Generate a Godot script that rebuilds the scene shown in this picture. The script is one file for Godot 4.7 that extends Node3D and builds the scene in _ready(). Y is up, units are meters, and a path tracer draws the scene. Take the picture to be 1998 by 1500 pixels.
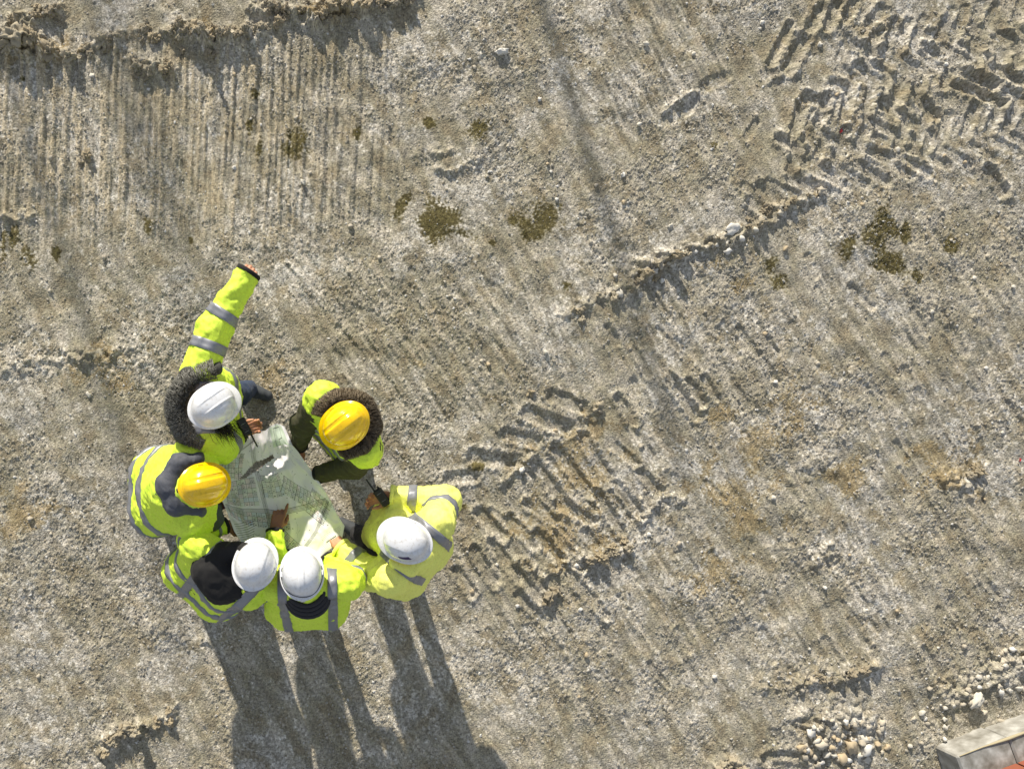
extends Node3D
# Drone view straight down on a building site: six people round a site plan on bare earth.
const EYE := 5.6            # camera height, metres
const FOC := 1440.0         # focal length in photograph pixels
const CU := 640.0           # the point of the photograph that lies straight below the camera
const CV := 900.0
const SUN_TAN := 0.39       # tangent of the sun's height
const SHADE := Vector2(0.285, 0.9585)

# ground: dense field
const X0 := -3.0
const X1 := 5.8
const Z0 := -4.0
const Z1 := 2.9
const CELL := 0.010
# ground: texture field, 5 mm a texel
const TX0 := -3.6
const TZ0 := -4.6
const TW := 2048
const TH := 1536
const TPX := 0.005

var nx := 0
var nz := 0
var hgt := PackedFloat32Array()
var n_low := FastNoiseLite.new()
var n_mid := FastNoiseLite.new()
var n_crumb := FastNoiseLite.new()
var n_clod := FastNoiseLite.new()
var n_streak := FastNoiseLite.new()
var n_mask := FastNoiseLite.new()
var n_cloth := FastNoiseLite.new()
var n_fold := FastNoiseLite.new()
var rng := RandomNumberGenerator.new()
var mats := {}
var counts := {}
var slots := []

func W(u: float, v: float, y: float) -> Vector3:
	var s := (EYE - y) / FOC
	return Vector3((u - CU) * s, y, (v - CV) * s)

func G(u: float, v: float) -> Vector2:
	return Vector2((u - CU) * EYE / FOC, (v - CV) * EYE / FOC)

# ------------------------------------------------------------------ scene helpers
func numbered(called: String) -> String:
	var k: int = counts.get(called, 0)
	counts[called] = k + 1
	return called if k == 0 else "%s_%03d" % [called, k]

func thing(called: String, label: String, category: String, at := Vector3.ZERO, group := "") -> Node3D:
	var o := Node3D.new()
	o.name = numbered(called)
	add_child(o)
	o.position = at
	meta(o, label, category, group)
	return o

func meta(o: Node, label: String, category: String, group := "", kind := "") -> void:
	o.set_meta("label", label)
	if category != "": o.set_meta("category", category)
	if group != "": o.set_meta("group", group)
	if kind != "": o.set_meta("kind", kind)

func part(called: String, mesh: Mesh, m: Material, parent: Node3D) -> MeshInstance3D:
	var o := MeshInstance3D.new()
	o.name = called if parent != self else numbered(called)
	o.mesh = mesh
	o.material_override = m
	parent.add_child(o, true)
	if parent != self:
		# meshes of a thing are given in world metres; the thing stands at its base
		var off := Vector3.ZERO
		var q: Node = parent
		while q != self:
			off += (q as Node3D).position
			q = q.get_parent()
		o.position = -off
	return o

func mat(called: String, c: Color, rough := 0.8, metal := 0.0) -> StandardMaterial3D:
	var m := StandardMaterial3D.new()
	m.resource_name = called
	m.albedo_color = c
	m.roughness = rough
	m.metallic = metal
	mats[called] = m
	return m

func rgb(r: int, g: int, b: int) -> Color:
	return Color(r / 255.0, g / 255.0, b / 255.0)

func mesh_of(v: PackedVector3Array, n: PackedVector3Array, ix: PackedInt32Array, uv := PackedVector2Array(), col := PackedColorArray()) -> ArrayMesh:
	var a := []
	a.resize(Mesh.ARRAY_MAX)
	a[Mesh.ARRAY_VERTEX] = v
	if n.size() == v.size(): a[Mesh.ARRAY_NORMAL] = n
	if uv.size() == v.size(): a[Mesh.ARRAY_TEX_UV] = uv
	if col.size() == v.size(): a[Mesh.ARRAY_COLOR] = col
	a[Mesh.ARRAY_INDEX] = ix
	var me := ArrayMesh.new()
	me.add_surface_from_arrays(Mesh.PRIMITIVE_TRIANGLES, a)
	return me

func smooth_normals(v: PackedVector3Array, ix: PackedInt32Array) -> PackedVector3Array:
	var n := PackedVector3Array()
	n.resize(v.size())
	for t in range(0, ix.size(), 3):
		var a := v[ix[t]]
		var c := (v[ix[t + 2]] - a).cross(v[ix[t + 1]] - a)
		n[ix[t]] += c
		n[ix[t + 1]] += c
		n[ix[t + 2]] += c
	for k in n.size(): n[k] = n[k].normalized()
	return n

# a grid of points (rows of equal length) as a smooth sheet
func sheet(rows: Array, closed := false, uv := false) -> ArrayMesh:
	var v := PackedVector3Array()
	var w: int = rows[0].size()
	var tex := PackedVector2Array()
	for j in rows.size():
		for i in w:
			v.append(rows[j][i])
			if uv: tex.append(Vector2(float(i) / (w - 1), float(j) / (rows.size() - 1)))
	var ix := PackedInt32Array()
	for j in rows.size() - 1:
		for i in (w if closed else w - 1):
			var i2 := (i + 1) % w
			var a := j * w + i
			var b := j * w + i2
			ix.append_array(PackedInt32Array([a, b, a + w, b, b + w, a + w]))
	return mesh_of(v, smooth_normals(v, ix), ix, tex)

# tube along points with a radius each
func tube(pts: Array, radii: Array, sides := 8, cap := true) -> ArrayMesh:
	var rows := []
	for k in pts.size():
		var d: Vector3 = (pts[mini(k + 1, pts.size() - 1)] - pts[maxi(k - 1, 0)]).normalized()
		var s := d.cross(Vector3.UP)
		if s.length() < 0.1: s = d.cross(Vector3.RIGHT)
		s = s.normalized()
		var t := s.cross(d)
		var row := []
		for i in sides:
			var a := TAU * i / sides
			row.append(pts[k] + (s * cos(a) + t * sin(a)) * float(radii[k]))
		if cap and k == 0:
			var e := []
			for i in sides: e.append(pts[0])
			rows.append(e)
		rows.append(row)
		if cap and k == pts.size() - 1:
			var e := []
			for i in sides: e.append(pts[k])
			rows.append(e)
	return sheet(rows, true)

# chamfered box
func rbox(x: Transform3D, size: Vector3, bev: float) -> ArrayMesh:
	var st := SurfaceTool.new()
	st.begin(Mesh.PRIMITIVE_TRIANGLES)
	var h := size / 2.0
	var pts := PackedVector3Array()
	for sx in [-1, 1]:
		for sy in [-1, 1]:
			for sz in [-1, 1]:
				pts.append(Vector3(sx * h.x, sy * (h.y - bev), sz * (h.z - bev)))
				pts.append(Vector3(sx * (h.x - bev), sy * h.y, sz * (h.z - bev)))
				pts.append(Vector3(sx * (h.x - bev), sy * (h.y - bev), sz * h.z))
	var id := func(sx: int, sy: int, sz: int, w: int) -> int: return ((sx * 2 + sy) * 2 + sz) * 3 + w
	var faces := []
	for s in 2:
		faces.append([id.call(s, 0, 0, 0), id.call(s, 1, 0, 0), id.call(s, 1, 1, 0), id.call(s, 0, 1, 0)])
		faces.append([id.call(0, s, 0, 1), id.call(1, s, 0, 1), id.call(1, s, 1, 1), id.call(0, s, 1, 1)])
		faces.append([id.call(0, 0, s, 2), id.call(1, 0, s, 2), id.call(1, 1, s, 2), id.call(0, 1, s, 2)])
		for t in 2:
			faces.append([id.call(s, t, 0, 0), id.call(s, t, 1, 0), id.call(s, t, 1, 1), id.call(s, t, 0, 1)])
			faces.append([id.call(s, 0, t, 0), id.call(s, 1, t, 0), id.call(s, 1, t, 2), id.call(s, 0, t, 2)])
			faces.append([id.call(0, s, t, 1), id.call(1, s, t, 1), id.call(1, s, t, 2), id.call(0, s, t, 2)])
			for w in 2: faces.append([id.call(s, t, w, 0), id.call(s, t, w, 1), id.call(s, t, w, 2)])
	for f in faces:
		var mid := Vector3.ZERO
		for q in f: mid += pts[q]
		var nn: Vector3 = (pts[f[1]] - pts[f[0]]).cross(pts[f[2]] - pts[f[0]])
		var order: Array = f if nn.dot(mid) < 0 else [f[0]] + f.slice(1).duplicate()
		if nn.dot(mid) >= 0: order.reverse()
		st.set_smooth_group(-1)
		for k in range(1, order.size() - 1):
			for q in [order[0], order[k], order[k + 1]]: st.add_vertex(x * pts[q])
	st.generate_normals()
	return st.commit()

# ------------------------------------------------------------------ bodies and cloth: capsules joined smoothly, meshed as surface nets
# bone: [a, b, ra, rb, flat]   flat 1: cut square at a, 2: cut square at b, 4: cut level at a's height
func bone_d(b: Array, p: Vector3) -> float:
	var a: Vector3 = b[0]
	var ab: Vector3 = b[1] - a
	var l2 := ab.length_squared()
	var ap := p - a
	var t := clampf(ap.dot(ab) / l2, 0.0, 1.0) if l2 > 1e-9 else 0.0
	var d := (ap - ab * t).length() - lerpf(b[2], b[3], t)
	var f: int = b[4]
	if f:
		var dir := ab / sqrt(l2)
		if f & 1: d = maxf(d, -ap.dot(dir))
		if f & 2: d = maxf(d, (p - (b[1] as Vector3)).dot(dir))
		if f & 4: d = maxf(d, a.y - p.y)
	return d

func field(bones: Array, k: float, p: Vector3) -> float:
	var d := 1.0
	for b in bones:
		var e := bone_d(b, p)
		var h := maxf(k - absf(d - e), 0.0) / k
		d = minf(d, e) - h * h * k * 0.25
	return d

func net(bones: Array, k: float, cell: float, fold := 0.0, seed_off := 0.0) -> Array:
	var lo := Vector3(1e9, 1e9, 1e9)
	var hi := -lo
	for b in bones:
		var r := maxf(b[2], b[3]) + k + cell * 3
		for q in [b[0], b[1]]:
			lo = lo.min(q - Vector3(r, r, r))
			hi = hi.max(q + Vector3(r, r, r))
	var sx := int((hi.x - lo.x) / cell) + 2
	var sy := int((hi.y - lo.y) / cell) + 2
	var sz := int((hi.z - lo.z) / cell) + 2
	var g := PackedFloat32Array()
	g.resize(sx * sy * sz)
	g.fill(1.0)
	var boxes := []
	for b in bones:
		var a: Vector3 = b[0]
		var e: Vector3 = b[1]
		var ra: float = b[2]
		var rb: float = b[3]
		var f: int = b[4]
		var r := maxf(ra, rb) + k * 0.6 + cell * 1.5
		var q0 := ((a.min(e) - Vector3(r, r, r)) - lo) / cell
		var q1 := ((a.max(e) + Vector3(r, r, r)) - lo) / cell
		var i0 := maxi(0, int(q0.x)); var i1 := mini(sx - 2, int(q1.x) + 1)
		var j0 := maxi(0, int(q0.y)); var j1 := mini(sy - 2, int(q1.y) + 1)
		var l0 := maxi(0, int(q0.z)); var l1 := mini(sz - 2, int(q1.z) + 1)
		boxes.append([i0, i1, j0, j1, l0, l1])
		var ab := e - a
		var len2 := maxf(ab.length_squared(), 1e-9)
		var dir := ab / sqrt(len2)
		for l in range(l0, l1 + 1):
			for j in range(j0, j1 + 1):
				var at := (l * sy + j) * sx
				for i in range(i0, i1 + 1):
					var ap := lo + Vector3(i, j, l) * cell - a
					var t := clampf(ap.dot(ab) / len2, 0.0, 1.0)
					var d := (ap - ab * t).length() - (ra + (rb - ra) * t)
					if f:
						if f & 1: d = maxf(d, -ap.dot(dir))
						if f & 2: d = maxf(d, (ap - ab).dot(dir))
						if f & 4: d = maxf(d, -ap.y)
					var o := g[at + i]
					var h := k - absf(o - d)
					if h > 0.0: g[at + i] = minf(o, d) - h * h / k * 0.25
					elif d < o: g[at + i] = d
	var seen := {}
	var v := PackedVector3Array()
	var cells := []
	var lim := cell * 1.8
	var sxy := sx * sy
	for bx in boxes:
		for l in range(bx[4], bx[5]):
			for j in range(bx[2], bx[3]):
				var at: int = (l * sy + j) * sx
				for i in range(bx[0], bx[1]):
					var c: int = at + i
					var d0 := g[c]
					if d0 > lim or d0 < -lim: continue
					if seen.has(c): continue
					var d1 := g[c + 1]; var d2 := g[c + sx]; var d3 := g[c + sx + 1]
					var d4 := g[c + sxy]; var d5 := g[c + sxy + 1]; var d6 := g[c + sxy + sx]; var d7 := g[c + sxy + sx + 1]
					var inn := int(d0 < 0) + int(d1 < 0) + int(d2 < 0) + int(d3 < 0) + int(d4 < 0) + int(d5 < 0) + int(d6 < 0) + int(d7 < 0)
					if inn == 0 or inn == 8: continue
					var s := Vector3.ZERO
					var m := 0
					if (d0 < 0) != (d1 < 0): s += Vector3(d0 / (d0 - d1), 0, 0); m += 1
					if (d2 < 0) != (d3 < 0): s += Vector3(d2 / (d2 - d3), 1, 0); m += 1
					if (d4 < 0) != (d5 < 0): s += Vector3(d4 / (d4 - d5), 0, 1); m += 1
					if (d6 < 0) != (d7 < 0): s += Vector3(d6 / (d6 - d7), 1, 1); m += 1
					if (d0 < 0) != (d2 < 0): s += Vector3(0, d0 / (d0 - d2), 0); m += 1
					if (d1 < 0) != (d3 < 0): s += Vector3(1, d1 / (d1 - d3), 0); m += 1
					if (d4 < 0) != (d6 < 0): s += Vector3(0, d4 / (d4 - d6), 1); m += 1
					if (d5 < 0) != (d7 < 0): s += Vector3(1, d5 / (d5 - d7), 1); m += 1
					if (d0 < 0) != (d4 < 0): s += Vector3(0, 0, d0 / (d0 - d4)); m += 1
					if (d1 < 0) != (d5 < 0): s += Vector3(1, 0, d1 / (d1 - d5)); m += 1
					if (d2 < 0) != (d6 < 0): s += Vector3(0, 1, d2 / (d2 - d6)); m += 1
					if (d3 < 0) != (d7 < 0): s += Vector3(1, 1, d3 / (d3 - d7)); m += 1
					seen[c] = v.size()
					v.append(lo + (Vector3(i, j, l) + s / m) * cell)
					cells.append(c)
	var ix := PackedInt32Array()
	for c in cells:
		var d0 := g[c]
		var me: int = seen[c]
		var ins := d0 < 0
		# edges that leave this corner along x, y and z
		if ins != (g[c + 1] < 0): quad(ix, seen, c, me, sx, sxy, ins)
		if ins != (g[c + sx] < 0): quad(ix, seen, c, me, sxy, 1, ins)
		if ins != (g[c + sxy] < 0): quad(ix, seen, c, me, 1, sx, ins)
	var n := smooth_normals(v, ix)
	if fold > 0.0:
		for q in v.size(): v[q] += n[q] * wrinkle(v[q], fold, seed_off)
		n = smooth_normals(v, ix)
	return [v, n, ix]

func quad(ix: PackedInt32Array, seen: Dictionary, c: int, me: int, p: int, q: int, ins: bool) -> void:
	if not (seen.has(c - p) and seen.has(c - q) and seen.has(c - p - q)): return
	var a: int = seen[c - p]
	var b: int = seen[c - p - q]
	var d: int = seen[c - q]
	if ins: ix.append_array(PackedInt32Array([me, b, a, me, d, b]))
	else: ix.append_array(PackedInt32Array([me, a, b, me, b, d]))

func wrinkle(p: Vector3, amp: float, so: float) -> float:
	var a := 1.0 - 2.2 * absf(n_fold.get_noise_3d(p.x + so, p.y * 1.5, p.z + so * 0.7))
	var b := n_cloth.get_noise_3d(p.x - so, p.y, p.z + so)
	var c := 1.0 - 2.0 * absf(n_fold.get_noise_3d(p.x * 2.3 + so, p.y * 2.6 + 4.0, p.z * 2.3))
	return amp * (a * 0.75 + b * 0.8 + c * 0.45 - 0.55)

func join(parts: Array) -> ArrayMesh:
	var v := PackedVector3Array()
	var n := PackedVector3Array()
	var ix := PackedInt32Array()
	for p in parts:
		var off := v.size()
		v.append_array(p[0])
		n.append_array(p[1])
		for q in p[2]: ix.append(q + off)
	return mesh_of(v, n, ix)

# a strip of tape laid on a cloth: rays leave the pivot line along dirs until they leave the cloth
func ribbon(bones: Array, k: float, pivot: Vector3, axis: Vector3, dirs: Array, width: float, fold: float, so: float, far := 0.4, lift := 0.009, drift := Vector3.ZERO) -> ArrayMesh:
	var rows := []
	var lat := [-0.5, -0.5, -0.17, 0.17, 0.5, 0.5]
	for q in dirs.size():
		var row := []
		for j in 6:
			var dir: Vector3 = dirs[q]
			var c := pivot + axis * (float(lat[j]) * width) + drift * (float(q) / maxf(1.0, dirs.size() - 1.0) - 0.5)
			var t := 0.01
			for step in 40:
				var d := field(bones, k, c + dir * t)
				if d > -0.0015 or t > far: break
				t += maxf(-d * 0.9, 0.002)
			var p := c + dir * minf(t, far)
			var f0 := field(bones, k, p)
			var nn := Vector3(field(bones, k, p + Vector3(0.004, 0, 0)) - f0, field(bones, k, p + Vector3(0, 0.004, 0)) - f0, field(bones, k, p + Vector3(0, 0, 0.004)) - f0).normalized()
			p += nn * (wrinkle(p, fold, so) + (lift if j > 0 and j < 5 else -0.006))
			row.append(p)
		rows.append(row)
	return sheet(rows)

func fan(a: Vector3, b: Vector3, from: float, to: float, n: int) -> Array:
	var out := []
	for i in n:
		var t := lerpf(from, to, float(i) / (n - 1))
		out.append((a * cos(t) + b * sin(t)).normalized())
	return out

# ------------------------------------------------------------------ hands and heads
func hand_bones(w: Vector3, d: Vector3, palm: Vector3, side: float, curls: Array, thumb := 0.5) -> Array:
	d = d.normalized()
	palm = (palm - d * palm.dot(d)).normalized()
	var l := d.cross(palm).normalized() * side        # towards the thumb
	var out := []
	var lens := [0.98, 1.06, 0.99, 0.8]
	for f in 4:
		var x := 0.031 - 0.0205 * f
		var base := w + l * x * 0.75 + d * 0.012
		var kn := w + l * x + d * (0.088 - absf(f - 1.0) * 0.005)
		out.append([base, kn, 0.0145, 0.0125, 0])
		var c: float = curls[f]
		var dir := (d + l * (0.06 * (1.2 - f))).normalized()
		var p := kn
		var ls := [0.043, 0.027, 0.021]
		var rs := [0.0098, 0.009, 0.0082, 0.0068]
		for s in 3:
			var ang := c * (0.75 if s == 0 else 1.0) * (s + 1) / 1.6
			var dd := dir * cos(ang) + palm * sin(ang)
			var e := p + dd * (float(ls[s]) * float(lens[f]))
			out.append([p, e, rs[s], rs[s + 1], 0])
			p = e
	var tb := w + l * 0.024 + d * 0.022 + palm * 0.006
	var t1 := tb + (d * 0.62 + l * (0.75 - thumb * 0.5) + palm * thumb * 0.5).normalized() * 0.042
	var t2 := t1 + (d * 0.85 + l * (0.35 - thumb * 0.45) + palm * thumb * 0.6).normalized() * 0.033
	var t3 := t2 + (d * 0.95 + l * (0.1 - thumb * 0.35) + palm * thumb * 0.55).normalized() * 0.026
	out.append([w + l * 0.01, tb, 0.015, 0.015, 0])
	out.append([tb, t1, 0.0145, 0.012, 0])
	out.append([t1, t2, 0.0115, 0.0102, 0])
	out.append([t2, t3, 0.0102, 0.0078, 0])
	out.append([w - d * 0.05, w + d * 0.01, 0.024, 0.024, 0])
	return out

func head_bones(c: Vector3, f: Vector3, up: Vector3) -> Array:
	var s := f.cross(up)
	return [
		[c + up * 0.03 - f * 0.03, c + up * 0.03 + f * 0.025, 0.078, 0.074, 0],
		[c - up * 0.03 - f * 0.01, c - up * 0.085 + f * 0.05, 0.062, 0.036, 0],
		[c - up * 0.03 + f * 0.035, c - up * 0.07 + f * 0.045, 0.05, 0.04, 0],
		[c + up * 0.005 + f * 0.088, c - up * 0.035 + f * 0.112, 0.008, 0.014, 0],
		[c - up * 0.062 + f * 0.083 - s * 0.02, c - up * 0.062 + f * 0.083 + s * 0.02, 0.009, 0.009, 0],
		[c + up * 0.012 + f * 0.083 - s * 0.05, c + up * 0.014 + f * 0.09 - s * 0.015, 0.011, 0.011, 0],
		[c + up * 0.012 + f * 0.083 + s * 0.05, c + up * 0.014 + f * 0.09 + s * 0.015, 0.011, 0.011, 0],
		[c + up * 0.012 - s * 0.078 - f * 0.012, c - up * 0.03 - s * 0.076, 0.014, 0.009, 0],
		[c + up * 0.012 + s * 0.078 - f * 0.012, c - up * 0.03 + s * 0.076, 0.014, 0.009, 0],
	]

# ------------------------------------------------------------------ hard hats
func hat_point(a: float, phi: float, style: int, grow := 0.0) -> Vector3:
	# x: side, y: up, z: back (the peak looks along -z)
	var fr := pow(cos(phi), 0.72)
	var hl := 0.128 + grow
	var hw := 0.109 + grow
	var p := Vector3(sin(a) * hw * fr, (0.128 + grow) * pow(sin(phi), 0.92), -cos(a) * hl * fr)
	var k := smoothstep(0.25, 0.55, phi)
	var x := absf(p.x)
	var lift := 0.0
	if style == 0:      # raised middle band with a round front end
		var fb := smoothstep(-0.118, -0.085, p.z) 
		lift = 0.0085 * (1.0 - smoothstep(0.019, 0.029, x)) * fb * k + 0.004 * (1.0 - smoothstep(0.0, 0.006, absf(x - 0.048))) * fb * k
	elif style == 1:    # two low ribs either side of a smooth crown
		lift = 0.0045 * (1.0 - smoothstep(0.0, 0.009, absf(x - 0.03))) * k * smoothstep(0.11, 0.07, absf(p.z))
	elif style == 2:    # one broad rounded crown panel
		lift = 0.006 * (1.0 - smoothstep(0.05, 0.058, x)) * smoothstep(-0.1, -0.075, p.z) * k
	else:
		lift = 0.005 * (1.0 - smoothstep(0.012, 0.022, x)) * k
	p += Vector3(p.x * 0.4, p.y + 0.03, p.z * 0.3).normalized() * lift
	return p

func hard_hat(person: Node3D, c: Vector3, f: Vector3, up: Vector3, m: Material, style: int, label: String, trim: Dictionary) -> void:
	var side := f.cross(up).normalized()
	var x := Transform3D(Basis(side, up, -f), c)
	var rows := []
	var nr := 34
	var na := 96
	for j in nr + 1:
		var row := []
		for i in na: row.append(x * hat_point(TAU * i / na, PI / 2 * (1.0 - pow(1.0 - float(j) / nr, 1.25)) * 0.999, style))
		rows.append(row)
	var shell := part("hard_hat", sheet(rows, true), m, person)
	shell.set_meta("label", label)
	# brim with its peak, a closed lip
	var prof := []
	for s in 7: prof.append([])
	for i in na + 1:
		var a := TAU * i / na
		var fr := maxf(0.0, cos(a))
		var wd := 0.011 + 0.036 * pow(fr, 1.6) + 0.006 * pow(maxf(0.0, -cos(a)), 4.0)
		var dr := 0.004 + 0.016 * pow(fr, 1.6)
		var b := hat_point(a, 0.0, 9)
		var b1 := hat_point(a, 0.10, 9)
		var o := Vector3(sin(a) * 0.8, 0, -cos(a)).normalized()
		prof[0].append(x * b1)
		prof[1].append(x * (b + o * 0.003 + Vector3(0, 0.004, 0)))
		prof[2].append(x * (b + o * wd * 0.6 + Vector3(0, 0.003 - dr * 0.5, 0)))
		prof[3].append(x * (b + o * wd + Vector3(0, 0.002 - dr, 0)))
		prof[4].append(x * (b + o * (wd + 0.0015) + Vector3(0, -0.001 - dr, 0)))
		prof[5].append(x * (b + o * wd + Vector3(0, -0.004 - dr, 0)))
		prof[6].append(x * (b - o * 0.004 + Vector3(0, -0.003, 0)))
	part("brim", sheet(prof), m, shell)
	# slots for ear muffs on both sides
	for s in [-1, 1]:
		var q := hat_point(PI / 2 * s, 0.12, 9, 0.001)
		part("accessory_slot", rbox(x * Transform3D(Basis(), q + Vector3(s * 0.002, 0.004, 0)), Vector3(0.008, 0.009, 0.03), 0.002), m, shell)
	# head harness at the back and its turning knob
	var band := []
	for i in 25:
		var a := PI + lerpf(-1.25, 1.25, i / 24.0)
		var b := hat_point(a, 0.0, 9)
		band.append(x * (b * Vector3(0.93, 1, 0.95) + Vector3(0, -0.02 - 0.014 * cos(a - PI), 0)))
	var br := []
	for i in 25: br.append(0.007)
	part("headband", tube(band, br, 6), mats[trim.get("band", "strap")], shell)
	var kb := hat_point(PI, 0.0, 9)
	part("adjuster_knob", tube([x * (kb * 0.95 + Vector3(0, -0.032, 0)), x * (kb * 0.95 + Vector3(0, -0.032, 0.018))], [0.014, 0.013], 12), mats[trim.get("band", "strap")], shell)
	if trim.has("cord"):
		var cp := []
		var cr := []
		for i in 41:
			var a := PI + lerpf(-1.9, 1.9, i / 40.0)
			var b := hat_point(a, 0.07 + 0.05 * sin(i * 0.35), 9, 0.004)
			cp.append(x * b)
			cr.append(0.0022)
		part("goggle_cord", tube(cp, cr, 5), mats["strap"], shell)
	if trim.has("mark"):
		var k: Array = trim["mark"]      # azimuth, height angle, half width, half height, material
		var mk := []
		for j in 4:
			var row := []
			for i in 9:
				var sx := lerpf(-1, 1, i / 8.0)
				var sy := lerpf(-1, 1, j / 3.0)
				row.append(x * hat_point(float(k[0]) + sx * float(k[2]) + sy * float(k[5]), float(k[1]) + sy * float(k[3]) * (1.0 - 0.45 * (sx * 0.5 + 0.5)), style, 0.0012))
			mk.append(row)
		part("logo", sheet(mk), mats[k[4]], shell)

# ------------------------------------------------------------------ fur and hair: many fine tapering blades
func blades(roots: PackedVector3Array, dirs: PackedVector3Array, length: float, width: float, c0: Color, c1: Color, droop: float) -> ArrayMesh:
	var v := PackedVector3Array()
	var n := PackedVector3Array()
	var col := PackedColorArray()
	var ix := PackedInt32Array()
	for q in roots.size():
		var d := dirs[q]
		var s := d.cross(Vector3(rng.randf() - 0.5, rng.randf() - 0.5, rng.randf() - 0.5)).normalized()
		var l := length * rng.randf_range(0.6, 1.25)
		var p := roots[q]
		var mid := p + d * l * 0.55
		var tip := p + d * l + Vector3(0, -droop * l, 0) + s * l * 0.15
		var c := c0.lerp(c1, pow(rng.randf(), 1.3))
		var o := v.size()
		v.append_array(PackedVector3Array([p - s * width, p + s * width, mid - s * width * 0.75, mid + s * width * 0.75, tip]))
		var nn := (d + s.cross(d) * 0.3).normalized()
		for i in 5:
			n.append(nn)
			col.append(c)
		ix.append_array(PackedInt32Array([o, o + 2, o + 1, o + 1, o + 2, o + 3, o + 2, o + 4, o + 3]))
	return mesh_of(v, n, ix, PackedVector2Array(), col)

func fur_ring(person: Node3D, pts: Array, r: float, n: int, length: float, c0: Color, c1: Color, centre: Vector3, parent_part: MeshInstance3D) -> void:
	var roots := PackedVector3Array()
	var dirs := PackedVector3Array()
	for q in n:
		var t := rng.randf() * (pts.size() - 1.001)
		var i := int(t)
		var p: Vector3 = (pts[i] as Vector3).lerp(pts[i + 1], t - i)
		var ax: Vector3 = (pts[i + 1] - pts[i]).normalized()
		var o := p - centre
		o = (o - ax * o.dot(ax)).normalized()
		var u := ax.cross(o).normalized()
		if u.y < 0: u = -u
		var a := rng.randf_range(-2.0, 2.6)
		var nn := o * cos(a) + u * sin(a)
		roots.append(p + nn * r * 0.92)
		dirs.append((nn * 0.75 + o * 0.55 + ax * rng.randf_range(-0.25, 0.25) + Vector3(rng.randf() - 0.5, rng.randf() - 0.5, rng.randf() - 0.5) * 0.5).normalized())
	var f := part("fur_trim", blades(roots, dirs, length, 0.0012, c0, c1, 0.25), mats["fur"], parent_part)
	f.set_meta("kind", "stuff")

# ------------------------------------------------------------------ people
func px(a: Array) -> Vector3: return W(a[0], a[1], a[2])

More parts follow.
